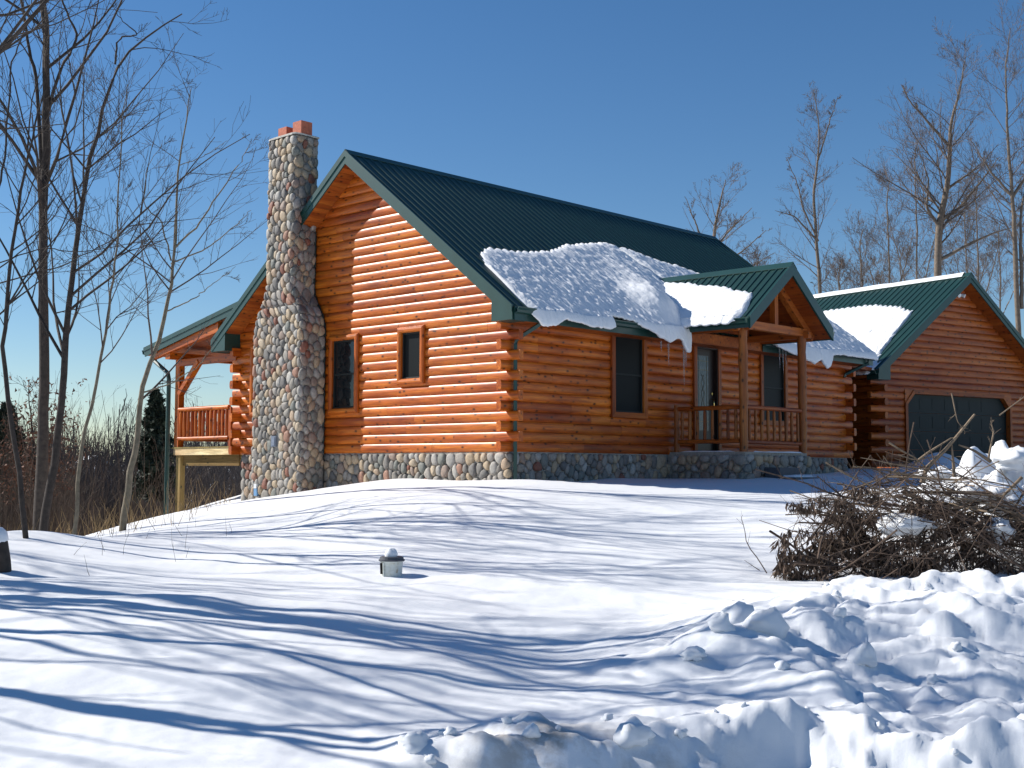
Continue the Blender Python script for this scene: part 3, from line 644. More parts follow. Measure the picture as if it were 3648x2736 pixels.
def rake_boards(x, sgn, parent, yc=W/2, zr=ZR, sl_=SL, half=W/2+OE, t_top=0.135, t_bot=0.15):
    for side in (-1, 1):
        ye = yc+side*half; ze = zr-sl_*half
        mb = MB(); mb.prism([(yc, zr+0.025), (ye, ze+0.025), (ye, ze+0.025-t_top), (yc, zr+0.025-t_top)], 0, x+sgn*0.032, x-0.01*sgn); mb.build('fascia', 'green_trim', parent)
        mb = MB(); mb.prism([(yc, zr+0.025-t_top), (ye, ze+0.025-t_top), (ye, ze+0.02-t_top-t_bot), (yc, zr+0.02-t_top-t_bot)], 0, x+sgn*0.014, x-0.014*sgn); mb.build('fascia', 'green_trim', parent)
rake_boards(xr0, -1, roof); rake_boards(xr1, 1, roof)
# boxed eave returns
for xx in (xr0, ):
    for side in (-1, 1):
        yb = W/2+side*(W/2+OE)
        Y = lambda d: yb-side*d
        mb = MB(); mb.prism([(Y(0.0), ZE-0.03), (Y(0.0), ZE-0.25), (Y(0.54), ZE-0.25), (Y(0.54), ZE+0.54*SL-0.2)], 0, xx-0.004, xx+0.42); mb.build('eave_return', 'green_trim', roof)
# eave soffits and fascia
for side, nme in ((-1, 'f'), (1, 'b')):
    yb = W/2+side*(W/2+OE); y2 = W/2+side*(W/2-0.06)
    mb = MB(); mb.box((xr0+0.43, min(yb, y2), ZE-0.255), (xr1-0.03, max(yb, y2), ZE-0.235)); mb.build('soffit', 'cedar_board_x', roof)
    for fa, fb in (((xr0+0.03, 4.6), (7.95, xr1)) if side < 0 else ((xr0+0.03, xr1),)):
        mb = MB(); mb.box((fa, min(yb, yb+side*0.02), ZE-0.26), (fb, max(yb, yb+side*0.02), ZE-0.0)); mb.build('fascia', 'green_trim', roof)
# rake soffit boards (orange tongue and groove under the gable overhang)
nb = 46
for side in (-1, 1):
    for i in range(nb):
        t0, t1 = i/nb, (i+0.97)/nb
        y0_, y1_ = W/2+side*t0*(W/2+OE-0.03), W/2+side*t1*(W/2+OE-0.03)
        mb = MB(); q = [(y0_, zroof(y0_)-DECK-0.003), (y1_, zroof(y1_)-DECK-0.003), (y1_, zroof(y1_)-DECK-0.018), (y0_, zroof(y0_)-DECK-0.018)]
        mb.prism(q, 0, xr0+0.02, 0.06)
        mb.build('soffit_board', 'cedar_board_x', roof)
# gutters
def gutter(parent, p, q, out, name='gutter'):
    p, q, out = Vector(p), Vector(q), Vector(out); pr = [(0, 0), (0, -0.11), (0.035, -0.115), (0.075, -0.1), (0.09, -0.055), (0.115, -0.02), (0.118, 0.0), (0.1, 0.0), (0.08, -0.04), (0.07, -0.09), (0.012, -0.1), (0.012, 0)]
    vs = [p+out*a+Vector((0, 0, b)) for a, b in pr]+[q+out*a+Vector((0, 0, b)) for a, b in pr]; n_ = len(pr)
    mb = MB(); mb.add(vs, [(i, (i+1) % n_, n_+(i+1) % n_, n_+i) for i in range(n_)]+[tuple(range(n_)), tuple(range(n_, 2*n_))]); return mb.build(name, 'green_trim', parent)
gutter(roof, (xr0+0.02, -OE-0.022, ZE-0.02), (4.58, -OE-0.022, ZE-0.02), (0, -1, 0)); gutter(roof, (7.95, -OE-0.022, ZE-0.02), (xr1, -OE-0.022, ZE-0.02), (0, -1, 0))
def downspout(parent, pts, w=0.062, name='downspout', n_=4):
    mb = MB(); mb.tube(pts, w*0.72, n_, True, False); return mb.build(name, 'green_trim', parent)
downspout(cabin, [(0.42, -OE-0.08, ZE-0.12), (0.42, -OE-0.08, ZE-0.2), (0.12, -0.06, ZE-0.55), (0.1, -0.05, ZE-0.65), (0.1, -0.05, -0.6)])
downspout(cabin, [(L+0.05, -OE-0.08, ZE-0.12), (L+0.05, -OE-0.08, ZE-0.22), (L-0.3, -0.06, ZE-0.5), (L-0.32, -0.05, ZE-0.58)])

# ---- front porch
porch = empty('porch', parent=cabin)
PX0, PX1, PYF = 5.08, 7.40, -1.80; PXC = 6.28; PZR = 4.02; PH = 1.66; PYR = -2.25; PVE = 1.36   # ridge, half width, rake plane
pze = PZR-SL*PH
def peeled(name, x, y, z0, z1, r, parent, seed):
    rr = random.Random(seed); k = 14; pts = [(x+rr.uniform(-.006, .006), y+rr.uniform(-.006, .006), z0+(z1-z0)*i/k) for i in range(k+1)]
    mb = MB(); mb.tube(pts, [r*rr.uniform(0.92, 1.08) for _ in pts], 12); return mb.build(name, 'peeled_log_z', parent)
peeled('post', PX0, PYF, 0.05, 2.62, 0.092, porch, 1); peeled('post', PX1, PYF, 0.05, 2.62, 0.092, porch, 2)
peeled('newel', PX0+0.02, -0.10, 0.04, 1.06, 0.055, porch, 3)
def railing(parent, p, q, zb, zt, n_, br=0.034, rr_=0.048, pm='cedar_board', seed=5, btop=None, pointed=False, mat='peeled_log_z', railmat='cedar_board_x'):
    p, q = Vector(p), Vector(q); rr = random.Random(seed)
    for z, r in ((zt, rr_), (zb, rr_*0.95)):
        mb = MB(); k = 8; mb.tube([(*(p+(q-p)*i/k).xy, z+rr.uniform(-.003, .003)) for i in range(k+1)], [r*rr.uniform(.94, 1.06) for _ in range(k+1)], 10); mb.build('rail', railmat, parent)
    for i in range(n_):
        c = p+(q-p)*((i+0.5)/n_); z0, z1 = zb+rr_*0.6, zt-rr_*0.5
        mb = MB(); r = br*rr.uniform(.9, 1.1)
        mb.tube([(c.x, c.y, z0), (c.x, c.y, z0+0.03), (c.x+rr.uniform(-.004, .004), c.y, (z0+z1)/2), (c.x, c.y, z1-0.06), (c.x, c.y, z1)], [r*.75, r, r*1.02, r*.97, r*.45], 8); mb.build('baluster', mat, parent)
railing(porch, (PX0+0.02, -0.15, 0), (PX0, PYF+0.09, 0), 0.27, 0.97, 8, seed=6, railmat='cedar_board_y')
railing(porch, (PX0+0.09, PYF, 0), (PX1-0.09, PYF, 0), 0.25, 0.97, 9, seed=7)
mb = MB(); mb.box((PX0-0.06, -1.86, -0.02), (PX1+0.06, 0.05, 0.05)); mb.build('floor', 'mortar', porch)
mb = MB(); mb.box((PX0-0.1, -1.9, -1.2), (PX1+0.1, 0.05, -0.02)); pb = mb.build('plinth', 'mortar', porch)
def map_p(a, z, h):     # a<0 side facing -X from wall (a=-1.9) to corner 0, front to 2.52, then side facing +X
    x0, x1, y0 = PX0-0.1, PX1+0.1, -1.9; r = 0.06; w = x1-x0
    if a < -r: return (x0-h, y0-a, z)
    if a <= r: t = (a+r)/(2*r)*math.pi/2; return (x0+r-(r+h)*math.cos(t), y0+r-(r+h)*math.sin(t), z)
    if a < w-r: return (x0+a, y0-h, z)
    if a <= w+r: t = (a-w+r)/(2*r)*math.pi/2; return (x1-r+(r+h)*math.sin(t), y0+r-(r+h)*math.cos(t), z)
    return (x1+h, y0+(a-w), z)
cp_ = stone_cells(-1.85, 2.52+1.0, -0.8, -0.01, lambda a, z: True, sa=0.2, sz=0.2, seed=41)
rr = random.Random(3)
rest_p = MB(); cp_.sort(key=lambda c: -area_c(c)[0])
for ci_, c in enumerate(cp_):
    vs, fs = stone_geo(c, map_p, rr, 0.01, 0.05, 0.085); mb = MB() if ci_ < 64 else rest_p; mb.add(vs, fs, True, rr.random()*0.85)
    if ci_ < 64: mb.build('stone', 'river_stone', porch, tint=True)
if rest_p.v: rest_p.build('stones', 'river_stone', porch, tint=True)['kind'] = 'stuff'
mb = MB(); mb.box((5.55, -2.35, -0.95), (6.35, -2.0, -0.27)); mb.build('step', 'lid_grey', porch)
mb = MB(); mb.box((5.50, -2.75, -0.95), (6.40, -2.351, -0.47)); mb.build('step', 'lid_grey', porch)
# porch roof: two slopes running from the rake plane back to the valley
def yv(x): return (PZR-SL*abs(x-PXC)-ZR+SL*W/2)/SL        # valley on main roof: y where heights equal
for side in (-1, 1):
    dn = Vector((side*cs, 0, -SL*cs)); nr = Vector((side*SL*cs, 0, cs)); Lp = PH/cs
    npan = 5; y0_ = PYR+0.01; ytop = yv(PXC)
    wd = (ytop-y0_)/npan
    for i in range(npan):
        ya = y0_+i*wd; yb = ya+wd-0.002
        # slope distance where the valley is met:  x offset d -> y_valley = yv(PXC)-d ; so d_max = yv(PXC)-y
        da, db = min(PH, ytop-ya), min(PH, ytop-yb)
        org = Vector((PXC, ya, PZR))
        rib_panel(porch, org, (0, 1, 0), dn, nr, yb-ya, Lp, 4 if i < 4 else 3, trap=((0, 0), (da/cs, db/cs)))
    mb = MB(); xe = PXC+side*PH
    prof = [(PXC, PZR-0.03), (xe-side*0.02, pze-0.02), (xe-side*0.02, pze-0.2), (PXC, PZR-0.22)]
    mb.prism(prof, 1, PYR+0.03, 0.15 if side else 0); mb.build('roof_deck', 'cedar_board_y', porch)
    mb = MB(); mb.prism([(PXC, PZR-0.03), (PXC+side*1.2, PZR-0.03-SL*1.2), (PXC+side*1.2, PZR-0.1-SL*1.2), (PXC, PZR-0.1)], 1, 0.15, 0.2); mb.build('roof_deck', 'cedar_board_y', porch)
    mb = MB(); mb.prism([(PXC, PZR+0.025), (xe, pze+0.025), (xe, pze-0.24), (PXC, PZR-0.24)], 1, PYR-0.03, PYR+0.015); mb.build('fascia', 'green_trim', porch)
    mb = MB(); mb.box((min(xe, xe+side*0.02), PYR, pze-0.22), (max(xe, xe+side*0.02), -0.5, pze)); mb.build('fascia', 'green_trim', porch)
    gutter(porch, (xe+side*0.022, PYR+0.02, pze-0.03), (xe+side*0.022, -0.6, pze-0.03), (side, 0, 0))
mb = MB(); k_ = 0.15; mb.prism([(PXC-k_, PZR-k_*SL+0.035), (PXC, PZR+0.05), (PXC+k_, PZR-k_*SL+0.035), (PXC+k_, PZR-k_*SL+0.022), (PXC, PZR+0.035), (PXC-k_, PZR-k_*SL+0.022)], 1, PYR-0.035, 1.33); mb.build('ridge_cap', 'green_trim', porch)
# exposed truss at the posts
yb_ = PYF
for nme, p, q, w_, h_ in (('tie_beam', (PX0-0.12, yb_, 2.68), (PX1+0.12, yb_, 2.68), 0.15, 0.17), ('king_post', (PXC, yb_, 2.75), (PXC, yb_, 3.62), 0.13, 0.13)):
    mb = MB(); mb.beam(p, q, w_, h_, (0, 0, 1) if nme == 'tie_beam' else (0, 1, 0)); mb.build(nme, 'cedar_board_x' if nme == 'tie_beam' else 'cedar_board_z', porch)
for side in (-1, 1):
    mb = MB(); mb.beam((PXC, yb_, PZR-0.31), (PXC+side*1.5, yb_, PZR-0.31-SL*1.5), 0.14, 0.15); mb.build('rafter', 'cedar_board_x', porch)
    xs_ = PX0 if side < 0 else PX1
    mb = MB(); mb.beam((xs_, -2.0, 2.62), (xs_, 0.02, 2.62), 0.12, 0.14); mb.build('side_beam', 'cedar_board_y', porch)
mb = MB(); mb.prism([(PX0, 2.7), (PX1, 2.7), (PX1, 2.95), (PXC, 3.75), (PX0, 2.95)], 1, -0.46, -0.40); mb.build('gable_infill', 'cedar_board_x', porch)

# ---- rear balcony
balc = empty('balcony', parent=cabin)
YP = 11.48; Z0D = 0.19
mb = MB(); mb.box((-0.0, W+0.2, 0.165), (6.5, YP-0.02, 0.19)); mb.build('deck_boards', 'treated_lumber_y', balc)
mb = MB(); mb.box((-0.02, 8.98, 0.0), (0.02, YP-0.06, 0.16)); mb.build('rim_board', 'fresh_lumber_y', balc)
mb = MB(); mb.box((-0.035, 8.9, 0.162), (0.1, YP, 0.196)); mb.build('deck_edge', 'treated_lumber_y', balc)
mb = MB(); mb.box((0.10, 8.8, -0.26), (0.14, YP-0.2, -0.002)); mb.build('beam', 'treated_lumber_y', balc)
for xx in (1.2, 2.4, 3.6, 4.8, 6.0):
    mb = MB(); mb.box((xx, 8.8, -0.1), (xx+0.04, YP-0.2, 0.16)); mb.build('joist', 'treated_lumber_y', balc)
for xx in (0.02, 6.3):
    mb = MB(); mb.box((xx, YP-0.3, -2.6), (xx+0.14, YP-0.12, -0.002)); mb.build('support_post', 'treated_lumber_z', balc)
    mb = MB(); mb.box((xx-0.02, YP-0.22, 0.196), (xx+0.13, YP-0.04, 2.44)); mb.build('post', 'stained_log_z', balc)
railing(balc, (0.02, 9.12, 0), (0.02, YP-0.22, 0), 0.40, 1.12, 13, br=0.042, rr_=0.055, seed=9, mat='stained_log_z', railmat='stained_log_y')
railing(balc, (0.2, YP-0.13, 0), (6.3, YP-0.13, 0), 0.40, 1.12, 30, br=0.042, rr_=0.055, seed=10, mat='stained_log_z', railmat='stained_log_x')
mb = MB(); mb.box((0.0, 9.02, 0.196), (0.1, 9.12, 1.12)); mb.build('newel', 'stained_log_z', balc)
mb = MB(); mb.beam((0.05, YP-0.2, 1.5), (0.05, 10.45, 2.28), 0.11, 0.15, (1, 0, 0)); mb.build('knee_brace', 'stained_log_y', balc)
mb = MB(); mb.box((0.0, W+0.05, 2.2), (0.12, YP-0.23, 2.36)); mb.build('header_beam', 'stained_log_y', balc)
mb = MB(); mb.box((-0.3, YP-0.25, 2.36), (6.6, YP-0.05, 2.52)); mb.build('plate_beam', 'stained_log_x', balc)
# low pitch porch roof
ya, za, yb, zb = 8.19, 3.47, 12.25, 2.66; sp_ = (za-zb)/(yb-ya); c2 = 1/math.sqrt(1+sp_*sp_)
mb = MB(); mb.prism([(ya, za-0.03), (yb-0.02, zb-0.03), (yb-0.02, zb-0.17), (ya, za-0.2)], 0, xr0+0.03, 6.8); mb.build('roof_deck', 'cedar_board_y', balc)
for i in range(8):
    rib_panel(balc, (xr0+0.01+i*0.9, ya, za+0.005), (1, 0, 0), (0, c2, -sp_*c2), (0, sp_*c2, c2), 0.898, (yb-ya)/c2, 4)
mb = MB(); mb.prism([(ya, za+0.03), (yb, zb+0.03), (yb, zb-0.07), (ya, za-0.07)], 0, xr0-0.03, xr0+0.01); mb.build('fascia', 'green_trim', balc)
mb = MB(); mb.prism([(ya, za-0.07), (yb, zb-0.07), (yb-0.05, zb-0.2), (ya, za-0.2)], 0, xr0-0.012, xr0+0.012); mb.build('fascia', 'green_trim', balc)
mb = MB(); mb.prism([(ya+0.9, za-0.2-0.9*sp_), (yb-0.25, zb-0.15), (yb-0.3, zb-0.27), (ya+0.9, za-0.42-0.9*sp_)], 0, xr0+0.05, xr0+0.19); mb.build('rake_rafter', 'stained_log_y', balc)
gutter(balc, (xr0, yb+0.005, zb-0.03), (6.8, yb+0.005, zb-0.03), (0, 1, 0))
downspout(balc, [(-0.1, yb+0.02, zb-0.12), (-0.1, yb-0.02, zb-0.3), (-0.09, YP+0.16, zb-0.62), (-0.09, YP+0.11, zb-0.78), (-0.09, YP+0.11, -1.75)], 0.075, n_=8)

# ------------------------------------------------------------------ garage
GA = R(-13); garage = setp(empty('garage', (15.4, 0.57, 0.0), GA), 'attached log sided garage with dark green overhead door', 'garage')
GW, GZR, GS, GO, GL, GZ0 = 7.3, 5.42, 0.73, 0.42, 9.0, -0.22
GC = GW/2; gcs = 1/math.sqrt(1+GS*GS); gze = GZR-GS*(GC+GO)
GROW0 = 0.0
def g_ext(k):
    z1 = GZ0+k*ROW
    if z1 < 2.3: return (0.055 if k % 2 else -0.24, GW-0.055 if k % 2 else GW+0.24)
    half = (GZR-0.24-z1-0.04)/GS; return (max(GC-half, 0.055), min(GC+half, GW-0.055))
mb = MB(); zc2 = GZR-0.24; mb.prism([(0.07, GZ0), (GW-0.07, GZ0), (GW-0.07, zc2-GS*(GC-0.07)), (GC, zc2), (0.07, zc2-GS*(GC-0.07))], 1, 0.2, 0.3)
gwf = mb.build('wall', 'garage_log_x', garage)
gd = (1.26, 5.92, -0.25, 1.86)
dt = 0.1
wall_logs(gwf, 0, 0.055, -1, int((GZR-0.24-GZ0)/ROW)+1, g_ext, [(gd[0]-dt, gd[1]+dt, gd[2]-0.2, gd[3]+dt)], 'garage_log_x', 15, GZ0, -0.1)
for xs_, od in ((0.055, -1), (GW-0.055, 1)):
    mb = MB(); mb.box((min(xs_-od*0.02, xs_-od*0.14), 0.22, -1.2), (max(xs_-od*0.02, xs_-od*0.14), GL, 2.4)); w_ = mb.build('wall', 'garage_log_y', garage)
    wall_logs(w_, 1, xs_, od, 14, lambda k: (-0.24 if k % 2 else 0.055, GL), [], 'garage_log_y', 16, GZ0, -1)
# clipped corner garage door
gdo = empty('garage_door', parent=garage); a0, a1, z0, z1 = gd; ck, cz_ = 0.30, 0.30
for i in range(4):
    za_, zb_ = z0+(z1-z0)*i/4, z0+(z1-z0)*(i+1)/4-0.008
    mb = MB()
    if i < 3: mb.box((a0, 0.135, za_), (a1, 0.16, zb_))
    else: mb.prism([(a0, za_), (a1, za_), (a1, zb_-cz_), (a1-ck, zb_), (a0+ck, zb_), (a0, zb_-cz_)], 1, 0.135, 0.16)
    for k in range(8):
        xa = a0+0.08+k*(a1-a0-0.16)/8
        if i == 3 and k in (0, 7): continue
        mb.box((xa+0.03, 0.128, za_+0.1), (xa+(a1-a0-0.16)/8-0.03, 0.1345, zb_-0.1))
    mb.build('door_panel', 'garage_door_green', gdo)
for poly, mt in (([(a0-dt, z0), (a0, z0), (a0, z1-cz_), (a0-dt, z1-cz_+0.03)], 'cedar_board_z'), ([(a1+dt, z0), (a1, z0), (a1, z1-cz_), (a1+dt, z1-cz_+0.03)], 'cedar_board_z'),
    ([(a0, z1-cz_), (a0+ck, z1), (a0+ck-0.04, z1+dt), (a0-dt, z1-cz_+0.03)], 'cedar_board_x'), ([(a1, z1-cz_), (a1-ck, z1), (a1-ck+0.04, z1+dt), (a1+dt, z1-cz_+0.03)], 'cedar_board_x'),
    ([(a0+ck, z1), (a1-ck, z1), (a1-ck+0.04, z1+dt), (a0+ck-0.04, z1+dt)], 'cedar_board_x')):
    mb = MB(); mb.prism(poly, 1, -0.025, 0.12); mb.build('trim', mt, gdo)
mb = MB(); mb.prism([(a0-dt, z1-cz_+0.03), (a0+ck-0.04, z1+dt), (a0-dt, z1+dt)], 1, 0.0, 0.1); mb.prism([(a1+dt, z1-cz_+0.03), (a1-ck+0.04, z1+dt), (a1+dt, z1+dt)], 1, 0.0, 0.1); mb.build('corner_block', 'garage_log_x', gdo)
mb = MB(); mb.prism([(-GO+0.02, gze-0.02), (GC, GZR-0.03), (GW+GO-0.02, gze-0.02), (GW+GO-0.02, gze-0.22), (GC, GZR-0.24), (-GO+0.02, gze-0.22)], 1, -0.37, GL); groof = mb.build('roof', 'cedar_board_y', garage)
for side in (-1, 1):
    dn = Vector((side*gcs, 0, -GS*gcs)); nr = Vector((side*GS*gcs, 0, gcs)); Lg = (GC+GO)/gcs; npg = 10; wd = (GL+0.4)/npg
    for i in range(npg): rib_panel(groof, (GC, -0.395+i*wd, GZR), (0, 1, 0), dn, nr, wd-0.002, Lg+0.02, 4)
    xe = GC+side*(GC+GO)
    mb = MB(); mb.prism([(GC, GZR+0.025), (xe, gze+0.025), (xe, gze-0.11), (GC, GZR-0.11)], 1, -0.43, -0.385); mb.build('fascia', 'green_trim', groof)
    mb = MB(); mb.prism([(GC, GZR-0.11), (xe, gze-0.11), (xe, gze-0.25), (GC, GZR-0.25)], 1, -0.413, -0.385); mb.build('fascia', 'green_trim', groof)
    X_ = lambda d: xe-side*d
    mb = MB(); mb.prism([(X_(0), gze-0.03), (X_(0), gze-0.28), (X_(0.5), gze-0.28), (X_(0.5), gze+0.5*GS-0.2)], 1, -0.405, -0.0); mb.build('eave_return', 'green_trim', groof)
    gutter(groof, (xe+side*0.01, -0.38, gze-0.03), (xe+side*0.01, GL, gze-0.03), (side, 0, 0))
mb = MB(); mb.prism([(GC-0.14, GZR-0.14*GS+0.035), (GC, GZR+0.05), (GC+0.14, GZR-0.14*GS+0.035), (GC+0.14, GZR-0.14*GS+0.022), (GC, GZR+0.035), (GC-0.14, GZR-0.14*GS+0.022)], 1, -0.44, GL); mb.build('ridge_cap', 'green_trim', groof)
mb = MB(); mb.tube([(GC-0.2, -0.02, 4.86), (GC-0.2, -0.14, 4.84)], [0.05, 0.06], 10); mb.tube([(GC-0.26, -0.1, 4.84), (GC-0.3, -0.24, 4.78)], [0.035, 0.06], 10); mb.tube([(GC-0.12, -0.1, 4.84), (GC-0.06, -0.24, 4.78)], [0.035, 0.06], 10); mb.build('security_light', 'white_plastic', garage)
# link between the buildings: recessed wall and door, the passage's shade put into their near-black colour
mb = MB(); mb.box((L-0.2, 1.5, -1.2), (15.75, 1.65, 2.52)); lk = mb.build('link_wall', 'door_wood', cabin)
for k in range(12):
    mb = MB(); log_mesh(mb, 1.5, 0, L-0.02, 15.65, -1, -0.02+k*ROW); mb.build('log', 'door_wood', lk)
mb = MB(); mb.prism([(L+0.02, 2.5), (15.85, 2.35), (15.85, 2.44), (L+0.02, 2.6)], 1, 0.45, 7.0); mb.build('link_roof', 'cedar_board_y', cabin)  # low link roof, drawn forward to keep the passage dark
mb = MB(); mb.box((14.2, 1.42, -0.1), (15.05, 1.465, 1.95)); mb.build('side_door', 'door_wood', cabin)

# ------------------------------------------------------------------ snow on the roofs
def grid_patch(name, P, mat, label, cat, attrs=None, kind='stuff', close=True):
    n0, n1 = P.shape[:2]; idx = np.arange(n0*n1).reshape(n0, n1)
    Q = np.stack([idx[:-1, :-1], idx[:-1, 1:], idx[1:, 1:], idx[1:, :-1]], -1).reshape(-1, 4)
    o = mesh_np(name, P.reshape(-1, 3), Q, mat, None, True)
    return setp(o, label, cat, kind=kind)
top_x = [-0.02, .1, .14, .38, .83, 1.65, 2.17, 3.0, 4.14, 5.67, 6.47, 7.25, 8.14, 9.15, 10.3, 11.5, 12.4, 13.15]
top_y = [-0.3, .35, .79, 1.19, 1.39, 1.51, 1.52, 1.76, 2.16, 2.57, 2.63, 2.39, 2.21, 2.01, 1.9, 1.8, 1.6, 1.5]
def roof_snow_strip(name, xa, xb, topf, lipf, droopf, thickf, label, frame, nx=420, seed=0, sawr=RIB, rough=1.0):
    """snow slab; frame(s, d, h) -> world: s along eave, d distance measured up-slope horizontally from wall plane, h height above sheet"""
    xs = np.linspace(xa, xb, nx); nt = 72; rows = []
    P = np.zeros((nx, nt+16, 3))
    for i, x in enumerate(xs):
        saw = (x/sawr) % 1.0
        yt = topf(x)+0.10*(saw-0.5)*rough+0.06*float(pn(x*2.1, seed+0.3)); yl_ = lipf(x); th = thickf(x)
        if yt < yl_+0.05: yt = yl_+0.05
        ed = min(1.0, (x-xa)/0.18, (xb-x)/0.12 if xb < 12 else (xb-x)/0.05); ed = max(ed, 0.0)
        th = th*math.sqrt(max(1-(1-ed)**2, 0.0))
        s = np.linspace(0, 1, nt)
        d = yt+(yl_-yt)*s
        dist = yt-d
        prof = th*np.sqrt(np.clip(1-(1-np.clip(dist/0.25, 0, 1))**2, 0, 1))*(0.6+0.4*np.clip(dist/1.2, 0, 1))
        bp = (np.maximum(fbm(np.full(nt, x)*5.0+seed, d*4.0, 1.1, 3, 0.55), -0.3)*0.016+np.maximum(pn(np.full(nt, x)*11, d*8+seed, 3), 0)*0.026+0.008*pn(np.full(nt, x)*24, d*24, 5))*np.clip(prof/0.08, 0, 1)*rough
        h = prof+bp+HUMP(x, d)*np.clip(prof/0.08, 0, 1)
        P[i, :nt] = [frame(x, dd, hh) for dd, hh in zip(d, np.maximum(h, -0.01 if th > 0.01 else -0.03))]
        # lip and droop: from lip point curling down
        dr_ = droopf(x)*ed; top = h[-1]
        for j in range(16):
            t = j/15.0
            if t < 0.55:
                q = t/0.55; a = q*math.pi/2; dd = yl_-0.09*math.sin(a)*ed-dr_*0.10*q; zz = -(1-math.cos(a))*0.05-dr_*q**1.3
                P[i, nt+j] = frame(x, dd, top, dz=zz)
            else:
                q = (t-0.55)/0.45; q1 = min(q*2.5, 1); q2 = max((q-0.4)/0.6, 0); dd = yl_-(0.09*ed+dr_*0.10)+0.085*q1*ed+0.05*q2; zz = -0.05-dr_-0.025*math.sin(q1*3.14)*ed+q2*(dr_*0.9-top*0.6)
                P[i, nt+j] = frame(x, dd, top, dz=zz-0.02*math.sin(q*3.14))
    return grid_patch(name, P, 'roof_snow', label, 'snow')
def fr_main(s, d, h, dz=0.0):
    return (s, d-SL*cs*h*0.8, ZR-SL*(W/2-d)+h*cs+dz)
HUMP = lambda x, d: 0.34*np.exp(-(((x-4.35)/0.42)**2+((d-0.05)/0.55)**2)**1.2)+0.16*np.exp(-(((x-4.95)/0.3)**2+((d-0.5)/0.8)**2))
lipL = lambda x: float(np.interp(x, [-0.1, 0.3, 1.2, 2.0, 2.3, 2.35, 2.9, 3.3, 3.6, 4.2, 4.6, 4.7], [-.5, -.55, -.58, -.57, -.55, -.33, -.36, -.48, -.6, -.66, -.66, -.6]))+0.03*float(pn(x*2.2, 1.5))+0.012*float(pn(x*8, 2.5))
drL = lambda x: float(np.interp(x, [-0.1, 0.05, 0.5, 0.8, 1.3, 1.8, 2.2, 2.32, 2.4, 3.0, 3.4, 3.7, 3.95, 4.15, 4.3, 4.42, 4.55, 4.62], [.12, .2, .16, .05, .06, .1, .12, .08, .0, .0, .06, .16, .24, .14, .16, .42, .38, .05]))+0.035*abs(float(pn(x*2.3, 8.8)))+0.02*abs(float(pn(x*7.3, 2.8)))
thL = lambda x: float(np.interp(x, [0, 1, 3, 4.2, 5], [.085, .11, .13, .16, .18]))
topf = lambda x: float(np.interp(x, top_x, top_y))
# left of the porch valley: lip follows the valley for x > 4.62
lipA = lambda x: lipL(x) if x < 4.62 else max(x-5.02, -0.62)
drA = lambda x: drL(x) if x < 4.62 else 0.0
roof_snow_strip('roof_snow', -0.02, 6.2, topf, lipA, drA, thL, 'crusty shaded snow sheet sliding off the main cabin roof', fr_main, 560, 1)
HUMP = lambda x, d: 0.0*d
lipB = lambda x: (-(x-7.55)+0.0 if x < 8.15 else float(np.interp(x, [8.15, 8.6, 10.5, 11.2, 12, 13.15], [-.58, -.62, -.64, -.56, -.55, -.5])))
drB = lambda x: 0.0 if x < 8.15 else float(np.interp(x, [8.15, 8.6, 9.1, 9.7, 10.0, 10.25, 10.4, 10.6, 11.5, 13.15], [.02, .1, .14, .28, .16, .34, .3, .02, .03, .06]))+0.035*abs(float(pn(x*2.3, 3.8)))+0.02*abs(float(pn(x*7.3, 6.8)))
roof_snow_strip('roof_snow', 6.45, 13.16, topf, lipB, drB, lambda x: 0.14, 'shaded snow on the cabin roof behind the porch gable', fr_main, 420, 5)
# porch left slope (s runs along y, d is x): sunlit
def fr_porch(s, d, h, dz=0.0): return (d-SL*cs*h*0.8, s, PZR-SL*(PXC-d)+h*cs+dz)
ptop = lambda y: float(np.interp(y, [-2.08, -1.95, -1.83, -1.07, -.19, .39, 1.0], [4.75, 5.22, 5.38, 5.66, 5.88, 6.06, 6.15]))
plip = lambda y: 4.60-0.03 if y < -0.45 else max(y+4.98, 4.57)
pdr = lambda y: (0.05+0.02*abs(math.sin(y*13)) if y < -0.45 else 0.0)
roof_snow_strip('roof_snow', -2.06, 1.0, ptop, plip, pdr, lambda y: 0.13, 'bright sunlit snow on the left slope of the porch roof', fr_porch, 200, 9, rough=0.5)
th, ph = np.meshgrid(np.linspace(0, 2*np.pi, 33), np.linspace(0, np.pi, 18), indexing='ij'); dx, dy, dz = np.sin(ph)*np.cos(th), np.sin(ph)*np.sin(th), np.cos(ph); k_ = 1+0.3*fbm(dx*1.3, dy*1.3, dz*1.3+3, 3)
grid_patch('snow_clump', np.stack([4.52+dx*0.26*k_, -0.38+dy*0.30*k_+0.0, 2.70+dz*0.17*k_+dy*0.16], -1), 'roof_snow', 'rounded hump of snow in the valley where porch roof meets main roof', 'snow', kind='thing')
# garage left slope
Gx, Gy = Vector((math.cos(GA), math.sin(GA), 0)), Vector((-math.sin(GA), math.cos(GA), 0)); GO_ = Vector((15.4, 0.57, 0))
def fr_gar(s, d, h, dz=0.0):
    p = GO_+Gx*(d-GS*gcs*h*0.8)+Gy*s; return (p.x, p.y, GZR-GS*(GC-d)+h*gcs+dz)
gt = lambda t: float(np.interp(t, [-0.3, -0.1, .1, .16, .26, .33, .44, 1.15, 1.8, 2.7, 4.3, 8], [-.2, -.14, .39, .75, 1.19, 1.69, 2.11, 2.38, 2.57, 2.7, 2.7, 2.6]))
roof_snow_strip('roof_snow', -0.28, 7.5, gt, lambda t: -0.46, lambda t: 0.04+0.02*abs(math.sin(t*11)), lambda t: 0.10, 'bright sunlit snow with scalloped top edge on the garage roof', fr_gar, 420, 13, rough=1.3)
P = np.zeros((60, 7, 3))
